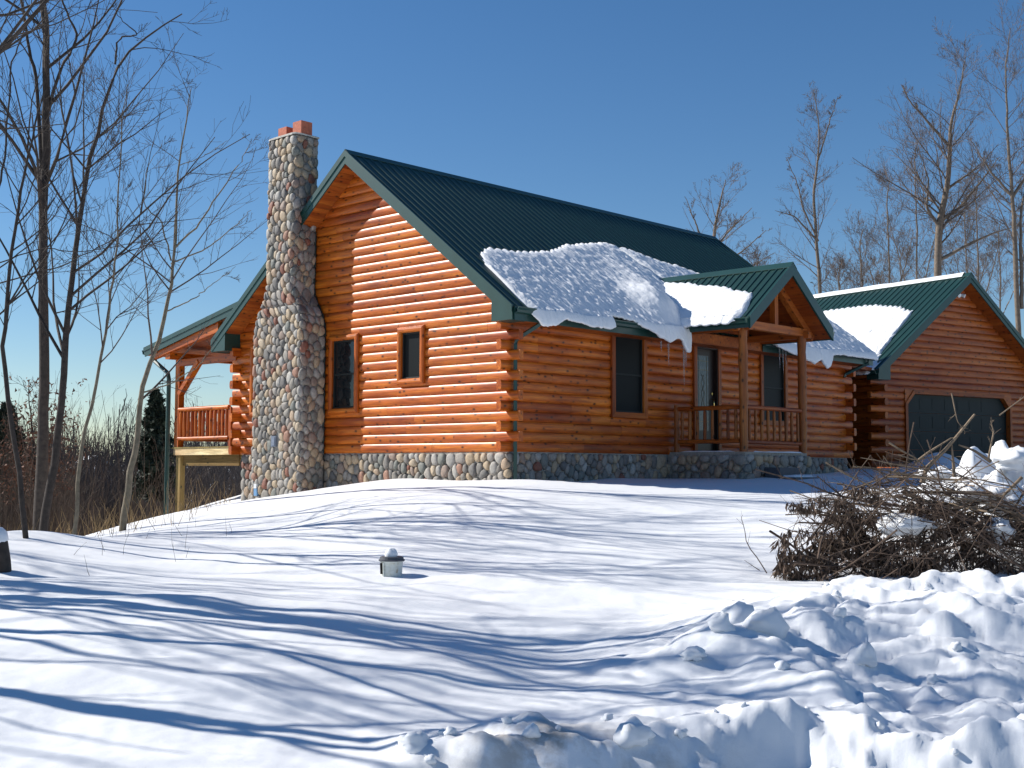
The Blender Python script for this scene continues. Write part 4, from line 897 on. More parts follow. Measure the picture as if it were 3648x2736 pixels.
for i, t in enumerate(np.linspace(-0.2, 7.5, 60)):
    hh = max(0.0, 0.05+0.02*float(pn(t*1.3, 4.4)))
    for j, (dx, k) in enumerate(zip((-0.13, -0.11, -0.06, 0, 0.06, 0.11, 0.13), (0, .5, .9, 1, .9, .5, 0))):
        p = GO_+Gx*(GC+dx)+Gy*t; P[i, j] = (p.x, p.y, GZR+0.04-abs(dx)*GS+hh*k)
grid_patch('ridge_snow', P, 'smooth_snow', 'thin white line of snow along the garage ridge', 'snow')
for (x0_, x1_, y0_, y1_, z_, lab) in ((PX0-0.05, PX0-0.0, -1.6, -0.2, 0.05, 'thin snow along the left edge of the porch floor'), (5.3, PX1-0.15, -1.9, -1.84, 0.04, 'thin snow along the front edge of the porch floor'), (5.52, 6.38, -2.7, -2.37, -0.47, 'snow lying on the lower porch step')):
    n0, n1 = 24, 12; X, Y = np.meshgrid(np.linspace(x0_, x1_, n0), np.linspace(y0_, y1_, n1), indexing='ij')
    ex_ = np.minimum(1, np.minimum((X-x0_), (x1_-X))/0.05)*np.minimum(1, np.minimum((Y-y0_), (y1_-Y))/0.05)
    Z = z_+0.002+ex_*(0.045+0.02*pn(X*3, Y*5)); grid_patch('porch_snow', np.stack([X, Y, Z], -1), 'smooth_snow', lab, 'snow')
# icicles
ic = [((4.40, -0.80, 2.15), 0.75, 'longest icicle hanging from the snow lobe left of the porch'), ((3.95, -0.74, 2.2), 0.42, 'second long icicle left of the front door'), ((3.75, -0.7, 2.24), 0.16, 'short icicle at the left tip of the snow lobe'), ((4.47, -0.8, 2.1), 0.3, 'short icicle beside the longest one'),
      ((8.35, -0.66, 2.42), 0.4, 'icicle above the right window under the porch eave'), ((8.5, -0.66, 2.4), 0.5, 'middle icicle above the right window'), ((8.62, -0.66, 2.4), 0.34, 'right icicle above the right window')]
for (x, y, z), ln, lab in ic:
    mb = MB(); mb.tube([(x, y, z+0.06), (x+0.004, y, z-ln*0.3), (x+0.01, y, z-ln*0.7), (x+0.012, y, z-ln)], [0.02, 0.013, 0.007, 0.002], 7)
    o = mb.build('icicle', 'ice'); setp(o, lab, 'icicle', 'icicles under the front eave')

# ------------------------------------------------------------------ bucket shaped pipe cover with lid in the snow
bx, by, bz = pix(1395, 2052, 15.0); bz = HZ(bx, by)
bk = setp(empty('bucket', (bx, by, bz), YAW-0.25), 'white plastic bucket like pipe cover with dark lid standing in the snow', 'bucket')
def ring_pts(r, z, n_=24, sq=0.0, w=1.0): return [(math.cos(2*math.pi*k/n_)*r*w, math.sin(2*math.pi*k/n_)*r, z) for k in range(n_)]
mb = MB(); rs = [(0.118, -0.15), (0.121, 0.0), (0.127, 0.1), (0.132, 0.155), (0.145, 0.16), (0.146, 0.172)]
vs = [p for r_, z in rs for p in ring_pts(r_, z)]; mb.add(vs, [(i*24+k, i*24+(k+1) % 24, (i+1)*24+(k+1) % 24, (i+1)*24+k) for i in range(len(rs)-1) for k in range(24)], True); mb.build('body', 'bucket_plastic', bk)
mb = MB(); rs = [(0.152, 0.166), (0.154, 0.182), (0.142, 0.188), (0.136, 0.212), (0.118, 0.218), (0.0, 0.219)]
vs = [p for r_, z in rs for p in ring_pts(max(r_, 0.001), z)]; mb.add(vs, [(i*24+k, i*24+(k+1) % 24, (i+1)*24+(k+1) % 24, (i+1)*24+k) for i in range(len(rs)-1) for k in range(24)], False); mb.build('lid', 'lid_grey', bk)
mb = MB(); a_ = R(138)
for k in range(3):
    aa = a_+k*0.12; mb.box((-1, -1, -1), (-1, -1, -1)) if False else None
mb.tube([(math.cos(a_)*0.128, math.sin(a_)*0.128, 0.02), (math.cos(a_)*0.134, math.sin(a_)*0.134, 0.145)], 0.02, 6); mb.build('slot', 'dark_gap', bk)
mb = MB(); mb.tube([(math.cos(a_+0.3)*0.125, math.sin(a_+0.3)*0.125, -0.02), (math.cos(a_+0.3)*0.134, math.sin(a_+0.3)*0.134, 0.15)], 0.012, 6); mb.build('strap', 'bucket_plastic', bk)
mb = MB(); n_ = 16; vs = []; fs = []
for i, (r_, z) in enumerate([(0.075, 0.0), (0.078, 0.03), (0.062, 0.065), (0.035, 0.085), (0.002, 0.086)]):
    for k in range(n_): t = 2*math.pi*k/n_; q = r_*(1+0.15*math.sin(2*t+1)+0.1*math.sin(3*t)); vs.append((bx+0.0+math.cos(t)*q, by+math.sin(t)*q, bz+0.216+z*(1+0.12*math.cos(t*2))))
    if i: fs += [((i-1)*n_+k, (i-1)*n_+(k+1) % n_, i*n_+(k+1) % n_, i*n_+k) for k in range(n_)]
mb.add(vs, fs, True); setp(mb.build('snow_clump', 'smooth_snow'), 'lump of snow sitting on the dark bucket lid', 'snow')

# stump at the left edge
sx, sy, sz = pix(-8, 1955, 14.0); sz = HZ(sx, sy); st = setp(empty('tree_stump', (sx, sy, sz)), 'dark leaning stump capped with snow at the left edge', 'stump')
mb = MB(); mb.tube([(0.03, 0, -0.2), (0.02, 0, 0.1), (-0.02, 0.02, 0.3), (-0.03, 0.02, 0.36)], [0.14, 0.12, 0.13, 0.11], 12); mb.build('trunk', 'bark_dark', st)
mb = MB(); vs = []; fs = []
for i, (r_, z) in enumerate([(0.12, 0.3), (0.145, 0.34), (0.13, 0.42), (0.08, 0.47), (0.002, 0.49)]):
    for k in range(12): t = 2*math.pi*k/12; vs.append((sx-0.03+math.cos(t)*r_, sy+0.02+math.sin(t)*r_, sz+z))
    if i: fs += [((i-1)*12+k, (i-1)*12+(k+1) % 12, i*12+(k+1) % 12, i*12+k) for k in range(12)]
mb.add(vs, fs, True); setp(mb.build('snow_clump', 'smooth_snow'), 'rounded cap of snow on the dark stump', 'snow')

# ------------------------------------------------------------------ trees
def tubes_np(P, Rd, n_):       # P (B,K,3), Rd (B,K)
    B, K, _ = P.shape; T_ = np.gradient(P, axis=1); T_ /= np.linalg.norm(T_, axis=2, keepdims=True)+1e-9
    ref = np.where(np.abs(T_[..., 2:3]) < 0.9, np.array([0.0, 0, 1]), np.array([1.0, 0, 0])); X = np.cross(T_, ref); X /= np.linalg.norm(X, axis=2, keepdims=True)+1e-9; Y = np.cross(T_, X)
    a = np.arange(n_)*2*np.pi/n_+(0.0 if n_ > 2 else 0.8); V = P[:, :, None]+Rd[:, :, None, None]*(X[:, :, None]*np.cos(a)[None, None, :, None]+Y[:, :, None]*np.sin(a)[None, None, :, None])
    idx = np.arange(B*K*n_).reshape(B, K, n_)
    if n_ == 2: return V.reshape(-1, 3), np.stack([idx[:, :-1, 0], idx[:, :-1, 1], idx[:, 1:, 1], idx[:, 1:, 0]], -1).reshape(-1, 4)
    nx = np.roll(idx, -1, axis=2)
    Q = np.stack([idx[:, :-1], nx[:, :-1], nx[:, 1:], idx[:, 1:]], -1).reshape(-1, 4)
    return V.reshape(-1, 3), Q
def join_tubes(lst):
    Vs, Qs, o = [], [], 0
    for P, Rd, n_ in lst:
        if len(P) == 0: continue
        V, Q = tubes_np(P, Rd, n_); Vs.append(V); Qs.append(Q+o); o += len(V)
    return np.concatenate(Vs), np.concatenate(Qs)
def spawn(P, Rd, g, per, ang, lfac, K, tmin=0.15, tmax=0.98, upb=0.3, rf=0.55, rmin=0.0018, wob=0.12, tp=1.0, curl=0.25):
    B, K0, _ = P.shape; N = B*per
    bi = np.repeat(np.arange(B), per); t = tmin+(tmax-tmin)*g.random(N)**tp
    f = t*(K0-1); i0 = np.minimum(f.astype(int), K0-2); fr = (f-i0)[:, None]
    base = P[bi, i0]*(1-fr)+P[bi, i0+1]*fr; r0 = Rd[bi, i0]*(1-fr[:, 0])+Rd[bi, i0+1]*fr[:, 0]
    T_ = P[bi, i0+1]-P[bi, i0]; T_ /= np.linalg.norm(T_, axis=1, keepdims=True)+1e-9
    rv = g.normal(size=(N, 3)); rv -= (rv*T_).sum(1, keepdims=True)*T_; rv /= np.linalg.norm(rv, axis=1, keepdims=True)+1e-9
    a = np.radians(ang)*(0.7+0.6*g.random(N))[:, None]
    D = T_*np.cos(a)+rv*np.sin(a); D[:, 2] += upb*0.4; D /= np.linalg.norm(D, axis=1, keepdims=True)
    plen = np.linalg.norm(np.diff(P, axis=1), axis=2).sum(1)[bi]
    ln = plen*lfac*(0.5+0.8*g.random(N))*(1.15-0.75*t)
    C_ = np.zeros((N, K, 3)); C_[:, 0] = base; d = D.copy(); cv = g.normal(size=(N, 3))*curl
    for k in range(1, K):
        d = d+g.normal(size=(N, 3))*wob+cv/K+np.array([0, 0, upb])/K; d /= np.linalg.norm(d, axis=1, keepdims=True); C_[:, k] = C_[:, k-1]+d*(ln/(K-1))[:, None]
    r1 = np.maximum(r0*rf, rmin); R_ = r1[:, None]*np.linspace(1, 0.25, K)[None]; R_ = np.maximum(R_, rmin*0.75)
    return C_, R_
def make_tree(name, label, trunks, seed, mat, levels=3, group=None, per=(16, 7, 5), K=(7, 5, 4), ang=(48, 42, 40), lf=(0.42, 0.5, 0.5), cat='tree', rmin=0.003, upb=0.35, tmin=0.3, twig=None, extra=None, nside=(5, 4, 3), rf0=0.5):
    g = np.random.default_rng(seed); b = trunks[0][0][0]
    t = setp(empty(name, (float(b[0]), float(b[1]), float(b[2]))), label, cat, group)
    tl, bl = [], []
    for pts, r0, r1 in trunks:
        pts = np.array(pts, float)-np.array(b); s = np.linspace(0, len(pts)-1, 22); P = np.stack([np.interp(s, np.arange(len(pts)), pts[:, i]) for i in range(3)], 1)
        P[1:-1] = (P[:-2]+P[2:]+2*P[1:-1])/4
        hh = np.linspace(0, 1, 22); P[1:, :2] += g.normal(size=(21, 2))*0.012
        tl.append((P[None], (r0+(r1-r0)*hh)[None], 8))
    lv = [(P, Rd) for P, Rd, _ in tl]
    Lm = np.linalg.norm(np.diff(lv[0][0], axis=1), axis=2).sum()
    for P, Rd in lv[:]:
        cur = (P, Rd); fl = min(1.0, np.linalg.norm(np.diff(P, axis=1), axis=2).sum()/Lm*1.25)
        for k in range(levels):
            cur = spawn(cur[0], cur[1], g, max(2, round(per[k]*(fl if k == 0 else 1))), ang[k], lf[k], K[k], tmin if k == 0 else 0.12, 0.98, upb, rf0 if k == 0 else 0.55, rmin, 0.10 if k else 0.08)
            bl.append((cur[0], cur[1], nside[k]))
    V, Q = join_tubes(tl); mesh_np('trunk', V, Q, mat, t)
    V, Q = join_tubes(bl+(extra or [])); mesh_np('crown', V, Q, twig or mat, t)
    return t
def pl(v, *pts): return [pix(x, y, v) for x, y in pts]
def gz(p): return (p[0], p[1], HZ(p[0], p[1])-0.1)
# left group, trunks follow the photograph
T1 = pl(24, (134,1905),(150,1600),(154,1482),(160,1337),(155,1000),(152,800),(160,600),(168,400),(162,200),(155,0),(150,-250),(146,-500)); T1[0] = gz(T1[0])
T1b = pl(24, (150,640),(143,500),(126,265),(102,169),(78,0),(60,-200),(40,-420))
T1c = pl(24, (165,420),(215,240),(285,130),(240,60),(200,-80),(160,-260))
make_tree('tree', 'tallest thick dark trunk of the left group, forked high up', [(T1, 0.115, 0.05), (T1b, 0.045, 0.012), (T1c, 0.035, 0.01)], 1, 'bark_dark', rmin=0.0038, per=(13, 5, 4), group='bare trees at the left')
T2 = pl(20, (148,1905),(163,1766),(187,1705),(205,1573),(220,1422),(229,1271),(241,1090),(256,1000),(271,844),(295,700),(328,542),(350,434),(386,337),(410,229),(476,163),(566,102),(651,48)); T2[0] = gz(T2[0])
T2b = pl(20, (410,229),(425,130),(495,125),(440,80),(400,20))
make_tree('tree', 'dark slanting tree whose top bends right against the sky', [(T2, 0.072, 0.010), (T2b, 0.018, 0.004)], 2, 'bark_dark', rmin=0.0034, per=(16, 5, 4), group='bare trees at the left')
T3 = pl(19.5, (259,1946),(271,1723),(289,1633),(313,1512),(344,1362),(374,1211),(392,1048),(404,1000),(416,862),(422,693),(431,512),(443,392),(455,300)); T3[0] = gz(T3[0])
make_tree('tree', 'thinnest upright sapling between the two slanting trees', [(T3, 0.034, 0.005)], 3, 'bark_pale', rmin=0.0032, per=(20, 6, 4), twig='twig_grey', group='bare trees at the left')
T4 = pl(21, (434,1912),(446,1814),(458,1711),(476,1633),(500,1561),(491,1506),(494,1434),(530,1319),(567,1223),(588,1127),(603,1030),(609,1000),(621,880),(630,723),(639,585),(657,452),(672,362),(681,313)); T4[0] = gz(T4[0])
T4b = pl(21, (621,885),(717,790),(802,657),(868,560),(900,494)); T4c = pl(21, (609,940),(735,886),(844,802),(890,748)); T4d = pl(21, (609,928),(573,783),(512,735),(520,600),(585,500)); T4e = pl(21, (590,1110),(700,1060),(760,1010),(840,950))
T4f = pl(21, (637,590),(720,560),(810,500)); T4g = pl(21, (500,1400),(600,1370),(700,1310),(760,1235))
make_tree('tree', 'crooked pale tree standing nearest the rear balcony', [(T4, 0.062, 0.006), (T4b, 0.018, 0.004), (T4c, 0.014, 0.004), (T4d, 0.014, 0.003), (T4e, 0.012, 0.003), (T4f, 0.008, 0.003), (T4g, 0.014, 0.004)], 4, 'bark_pale', rmin=0.003, per=(13, 5, 3), twig='twig_grey', group='bare trees at the left', levels=3)
T5 = pl(17, (95,1935),(70,1700),(10,1300),(20,1100),(55,800),(90,620),(130,430),(150,340)); T5[0] = gz(T5[0]); T5b = pl(17, (-20,760),(15,560),(36,230),(90,100),(120,-40))
T5c = pl(17, (-60,1180),(40,1080),(180,900),(300,620),(420,430),(500,330)); T5d = pl(17, (-60,1000),(120,860),(250,690),(470,450))
T5e = pl(17, (-80,960),(60,915),(160,880),(260,900),(380,885),(500,860),(640,900)); T5f = pl(17, (-80,1350),(60,1325),(160,1332),(290,1350),(400,1338),(560,1352)); T5g = pl(17, (-80,1030),(240,940),(430,840),(600,720))
make_tree('tree', 'dark tree at the left edge with long branches arching right', [(T5, 0.04, 0.009), (T5b, 0.018, 0.005), (T5c, 0.014, 0.003), (T5d, 0.011, 0.003), (T5e, 0.010, 0.003), (T5g, 0.011, 0.003)], 5, 'bark_dark', rmin=0.003, per=(10, 5, 4), group='bare trees at the left')
def rnd_trunk(x, y, z, h, g, lean=0.08, k=9):
    p = [(x, y, z)]; d = np.array([g.normal()*lean, g.normal()*lean, 1.0])
    for i in range(k): d = d+np.array([g.normal()*0.05, g.normal()*0.05, 0]); p.append(tuple(np.array(p[-1])+d/np.linalg.norm(d)*h/k))
    return p
# trees beyond the left edge (they throw the long shadows across the lawn)
g0 = np.random.default_rng(77)
wlab = ['slim bare tree', 'thick bare tree', 'forked bare tree', 'young bare tree', 'tall bare tree', 'leaning bare tree', 'old bare tree', 'straight bare tree', 'crooked bare tree', 'short bare tree', 'branchy bare tree', 'dark bare tree', 'grey bare tree', 'small bare tree']
for i, (u, v, h, r) in enumerate([(-6.4, 10.8, 9, 0.07), (-7.6, 12.8, 12, 0.13), (-10.2, 12.0, 12, 0.07), (-9.5, 15.0, 13, 0.12), (-11.5, 13.2, 13, 0.11), (-12.5, 17.0, 14, 0.13), (-14.5, 15.6, 14, 0.13), (-9.0, 18.6, 11, 0.07), (-16.5, 19.8, 15, 0.13), (-19, 13.2, 15, 0.15), (-11.2, 20.5, 13, 0.1), (-21, 20.5, 16, 0.16), (-8.2, 9.2, 10.5, 0.13), (-24, 22.5, 17, 0.18)]):
    x, y = uv2xy(u, v); tr = rnd_trunk(x, y, HZ(x, y)-0.1, h, g0)
    fk = rnd_trunk(*tr[3], h*0.55, g0, 0.35, 6)
    make_tree('tree', wlab[i]+' in the wood edge left of the lawn, throwing shadow over the snow', [(tr, r, 0.015), (fk, r*0.5, 0.01)], 100+i, 'bark_dark', per=(13, 5, 4), rmin=0.004, levels=3, group='wood edge left of the lawn', nside=(4, 3, 3))
# right background trees
def bgtree(name, label, v, pts, r0, seed, per=(22, 7, 5), mat='bark_warm', more=(), lf=(0.40, 0.5, 0.5), tmin=0.2, rmin=0.0052, ang=(50, 45, 45), upb=0.3):
    P0 = pl(v, *pts); tr = [(P0, r0, 0.014)]+[(pl(v, *q), rq, 0.010) for q, rq in more]
    make_tree(name, label, tr, seed, mat, per=per, lf=lf, rmin=rmin, tmin=tmin, group='bare trees behind the garage', ang=ang, upb=upb, K=(9, 6, 4), nside=(4, 3, 2), twig='twig_warm' if mat == 'bark_warm' else mat, rf0=0.3)
plain('twig_warm', (0.13, 0.10, 0.082), 0.9, 0, 0, 3, 0.3)
bgtree('tree', 'tall slender tree alone against the sky right of the porch', 56, [(2935,1500),(2923,1053),(2908,854),(2896,691),(2914,570),(2920,462),(2899,329)], 0.10, 31, more=(([(2915,860),(2860,740),(2840,650),(2800,560)], 0.05), ([(2905,850),(2830,770),(2760,750)], 0.05), ([(2915,570),(2960,420),(2985,345)], 0.04)), lf=(0.17, 0.5, 0.45), per=(40, 10, 5))
bgtree('tree', 'biggest pale tree behind the garage roof with spreading limbs', 52, [(3335,1500),(3339,986),(3345,793),(3375,673),(3384,522),(3387,432),(3423,311),(3440,200)], 0.19, 32, more=(([(3343,930),(3450,870),(3540,830),(3640,800)], 0.08), ([(3340,800),(3300,740),(3310,640),(3270,520)], 0.08), ([(3345,790),(3420,740),(3500,640),(3560,560)], 0.09), ([(3384,522),(3310,440),(3240,360),(3210,300)], 0.07), ([(3375,673),(3450,620),(3520,560)], 0.06)), lf=(0.27, 0.5, 0.45), per=(30, 12, 7))
bgtree('tree', 'tall tree rising near the right edge behind the garage', 50, [(3640,1500),(3622,1004),(3612,800),(3607,703),(3590,500),(3586,401),(3583,221),(3600,100)], 0.12, 33, more=(([(3607,700),(3520,600),(3460,500)], 0.06), ([(3607,703),(3700,560),(3720,400)], 0.07), ([(3640,1100),(3635,763),(3690,500)], 0.09)), lf=(0.27, 0.5, 0.45), per=(30, 12, 6))
bgtree('tree', 'low bushy tree showing above the far end of the main roof', 50, [(2500,1400),(2515,1000),(2545,830),(2560,740),(2585,640)], 0.12, 34, more=(([(2520,900),(2480,800),(2440,700)], 0.05), ([(2520,920),(2600,820),(2680,740)], 0.05), ([(2530,960),(2640,900),(2730,820)], 0.05), ([(2540,1000),(2660,960),(2760,900)], 0.05)), lf=(0.28, 0.45, 0.4), per=(20, 9, 5), tmin=0.3)
for i, (x, top, v, lab) in enumerate([(3067, 815, 58, 'short bushy tree left of the big pale tree, behind the garage roof'), (3164, 640, 60, 'thin upright tree nearest the left of the big pale tree'), (3262, 500, 62, 'tall thin tree just left of the big pale trunk'), (3480, 640, 60, 'thin tree between the big pale tree and the right edge'),
    (2700, 900, 58, 'small tree in the gap over the porch ridge'), (2990, 930, 55, 'small tree beside the slender tree'), (3440, 700, 66, 'background tree right of the big pale trunk'), (3700, 450, 58, 'tree partly cut off by the right edge'), (3560, 780, 70, 'low tree at the foot of the right group'), (3210, 880, 66, 'low tree in the middle of the right group')]):
    bgtree('tree', lab, v, [(x-15, 1500), (x, 1200), (x+5, (1200+top)//2), (x-5, top+60), (x+8, top)], 0.07, 50+i, per=(26, 12, 6), lf=(0.28, 0.5, 0.45), tmin=0.35, more=(([(x, 1180), (x-60, (1200+top)//2+60), (x-95, (1200+top)//2-60)], 0.04), ([(x, 1150), (x+60, (1200+top)//2+30), (x+90, (1200+top)//2-90)], 0.04)))

# thickets: thin stems filling the valley (nobody could count them)
def thicket(name, label, N, region, hr, r, seed, mat, lean=0.16, K=5, fork=2):
    g = np.random.default_rng(seed); u = []; v = []
    uu, vv = region(g, N); x, y = uv2xy(uu, vv); z = H(uu, vv, False)
    h = g.uniform(hr[0], hr[1], N)*(0.55+0.45*g.random(N)); P = np.zeros((N, K, 3)); P[:, 0] = np.stack([x, y, z-0.1], 1); d = np.stack([g.normal(size=N)*lean, g.normal(size=N)*lean, np.ones(N)], 1)
    for k in range(1, K): d = d+g.normal(size=(N, 3))*0.07; d /= np.linalg.norm(d, axis=1, keepdims=True); P[:, k] = P[:, k-1]+d*(h/(K-1))[:, None]
    rr_ = (r*g.uniform(0.6, 1.3, N))[:, None]*np.linspace(1, 0.35, K)[None]
    lst = [(P, rr_, 3)]
    c = spawn(P, rr_, g, fork, 30, 0.5, 4, 0.2, 0.95, 0.4, 0.6, r*0.35); lst.append((c[0], c[1], 2))
    c2 = spawn(c[0], c[1], g, 2, 35, 0.5, 3, 0.2, 0.95, 0.4, 0.7, r*0.3); lst.append((c2[0], c2[1], 2))
    V, Q = join_tubes(lst); o = mesh_np(name, V, Q, mat, None, False); return setp(o, label, 'brush', kind='stuff')
def band(v0, v1, k0, k1, p=1.0):
    def f(g, N):
        v = v0+(v1-v0)*g.random(N)**p; ke = np.minimum(k1, np.interp(v, [22, 34, 36, 60, 70], [-.36, -.335, -.24, -.12, 1.0])) if k0 < 0 else k1
        return (k0+(ke-k0)*g.random(N))*v, v
    return f
thicket('thicket', 'dense brown brush on the slope behind the left snow crest', 7600, band(27, 55, -0.62, -0.16), (1.8, 4.6), 0.010, 61, 'brush_brown')
thicket('thicket', 'brown saplings filling the hollow beyond the balcony', 6000, band(44, 90, -0.62, -0.08), (3.0, 6.5), 0.017, 62, 'brush_brown')
thicket('thicket', 'dry tawny weeds just behind the snow crest', 2200, band(23, 34, -0.62, -0.24), (0.5, 1.5), 0.006, 63, 'weed_brown', 0.2)
thicket('far_woodland', 'grey brown treeline on the horizon behind the balcony', 6200, band(110, 330, -0.62, 0.25), (7, 13), 0.10, 64, 'far_brush', 0.12)
thicket('far_woodland', 'grey brown woods behind the garage', 1600, band(75, 130, 0.12, 0.62), (5, 9), 0.03, 65, 'far_brush', 0.12)
thicket('far_woodland', 'bare saplings rising over the hollow at the left', 1700, band(50, 95, -0.62, -0.13), (6, 10), 0.02, 66, 'twig_grey', 0.1)
# dark soil under the thicket: leaf litter strip
def litter(name, v0, v1, k0, k1, label):
    V, K = np.meshgrid(np.geomspace(v0, v1, 40), np.linspace(k0, k1, 50), indexing='ij'); U = K*V; Z = H(U, V, False)+0.12+0.05*pn(U, V); X, Y = uv2xy(U, V)
    o = grid_patch(name, np.stack([X, Y, Z], -1), 'dark_soil', label, None, kind='structure')
    if 'category' in o: del o['category']
litter('leaf_litter', 36, 400, -0.62, -0.26, 'brown leaf litter under the brush in the hollow')

# grass stems on the crest
g1 = np.random.default_rng(5); N = 260
def stems(name, label, N, us, vs, hs, mat, seed, r=0.0035):
    g = np.random.default_rng(seed); u = us(g, N); v = vs(g, N); x, y = uv2xy(u, v); z = H(u, v); K = 4; h = g.uniform(*hs, N); P = np.zeros((N, K, 3)); P[:, 0] = np.stack([x, y, z-0.02], 1); d = np.stack([g.normal(size=N)*.3, g.normal(size=N)*.3, np.ones(N)], 1)
    for k in range(1, K): d = d+g.normal(size=(N, 3))*0.12; d /= np.linalg.norm(d, axis=1, keepdims=True); P[:, k] = P[:, k-1]+d*(h/(K-1))[:, None]
    V, Q = join_tubes([(P, np.full((N, K), r)*np.linspace(1, .4, K), 3)]); setp(mesh_np(name, V, Q, mat), label, 'grass', kind='stuff')
stems('dry_grass', 'sparse dry grass stems poking through the snow at the left crest', 300, lambda g, N: g.uniform(-8.6, -5.2, N), lambda g, N: g.uniform(20, 26, N), (0.15, 0.7), 'dry_grass', 71, 0.005)
stems('dry_grass', 'few thin stalks at the left end of the lawn', 40, lambda g, N: g.uniform(-8, -4, N), lambda g, N: g.uniform(14, 20, N), (0.1, 0.4), 'bark_dark', 72)

# conifers
def conifer(label, px, base_y, top_y_, v, wpx, seed, mat='spruce_needle'):
    g = np.random.default_rng(seed); x, y, zt = pix(px, top_y_, v); zb = pix(px, base_y, v)[2]; h = zt-zb; wr = wpx/4544*v/2
    t = setp(empty('spruce_tree', (x, y, zb)), label, 'tree')
    mb = MB(); mb.tube([(0, 0, -1), (0, 0, h*0.5), (0, 0, h)], [0.12, 0.07, 0.01], 6); mb.build('trunk', 'bark_dark', t)
    N = 230; tt = g.random(N)**0.8; a = g.random(N)*2*np.pi; ln = wr*(1-tt)**0.8*(0.6+0.5*g.random(N))+0.08; K = 4; P = np.zeros((N, K, 3)); P[:, 0, 2] = tt*h
    for k in range(1, K): s = k/(K-1); P[:, k] = np.stack([np.cos(a)*ln*s, np.sin(a)*ln*s, tt*h-ln*0.28*np.sin(s*2.4)+ln*0.1*s], 1)
    c = spawn(P, np.full((N, K), 0.02), g, 7, 50, 0.35, 3, 0.1, 1.0, -0.1, 0.8, 0.012)
    # needle blades along the sprays
    Pn = c[0]; M_ = len(Pn); V = []; q = []
    B_, K_, _ = Pn.shape; per = 5
    f = g.random((B_, per))*(K_-1.001); i0 = f.astype(int); fr = (f-i0)[..., None]; bi = np.arange(B_)[:, None]
    ctr = Pn[bi, i0]*(1-fr)+Pn[bi, i0+1]*fr; ctr = ctr.reshape(-1, 3); n2 = len(ctr); d1 = g.normal(size=(n2, 3))*0.07*v/35; d2 = g.normal(size=(n2, 3))*0.045*v/35
    Vn = np.stack([ctr-d1, ctr+d2, ctr+d1], 1).reshape(-1, 3); mesh_np('foliage', Vn, np.arange(n2*3).reshape(-1, 3), mat, t, False)
conifer('dark spruce standing beside the balcony post', 557, 1760, 1393, 42, 190, 81)
conifer('dark evergreen at the far left edge in the brush', 28, 1750, 1440, 40, 230, 82)
# oak with brown leaves
def leafy(label, pts_, v, seed, N=3200, mat='oak_leaf', spread=(0.6, 0.9)):
    x, y, z = pix(*pts_, v); zb = -3.6; g = np.random.default_rng(seed); tr = rnd_trunk(x, y, zb, z-zb+0.8, g, 0.03)
    t = make_tree('oak_sapling', label, [(tr, 0.05, 0.01)], seed, 'bark_dark', per=(14, 5, 3), rmin=0.004, tmin=0.4, lf=(0.25, 0.5, 0.5))
    c = g.normal(size=(N, 3))*np.array([spread[0], spread[0], spread[1]])+np.array([0, 0, z-zb-0.4]); cl = pn(c[:, 0]*2, c[:, 1]*2, c[:, 2]*2) > -0.1; c = c[cl & (np.abs(g.normal(size=len(c))) < 9)]; c = c[(np.abs(c[:, 0]) < spread[0]*1.5) & (np.abs(c[:, 1]) < spread[0]*1.5) & (np.abs(c[:, 2]-(z-zb-0.4)) < spread[1]*1.4)]; n2 = len(c)
    d1 = g.normal(size=(n2, 3))*0.034; d2 = g.normal(size=(n2, 3))*0.03; Vn = np.stack([c-d1, c+d2, c+d1], 1).reshape(-1, 3); mesh_np('leaves', Vn, np.arange(n2*3).reshape(-1, 3), mat, t, False)
leafy('oak sapling with rust brown leaves behind the thick left trunk', (150, 1480), 29, 91)
leafy('low oak with rust brown leaves at the left edge', (40, 1620), 28, 92, 3200, spread=(0.8, 0.5))

# distant house
hx, hy, hz = pix(320, 1700, 190); fh = setp(empty('distant_house', (hx, hy, hz), YAW+0.5), 'far grey house with snow covered roof seen between trunks', 'house')
mb = MB(); mb.box((-4, -3, -1.5), (4, 3, 1.2)); mb.build('wall', 'far_siding', fh)
mb = MB(); mb.prism([(-3.5, 1.1), (0, 3.0), (3.5, 1.1), (3.5, 1.25), (0, 3.2), (-3.5, 1.25)], 0, -4.3, 4.3); mb.build('roof', 'smooth_snow', fh)
for k in (-2.2, 0, 2.2):
    mb = MB(); mb.box((k-.4, -3.03, 0), (k+.4, -2.99, 0.9)); mb.build('window', 'dark_gap', fh)

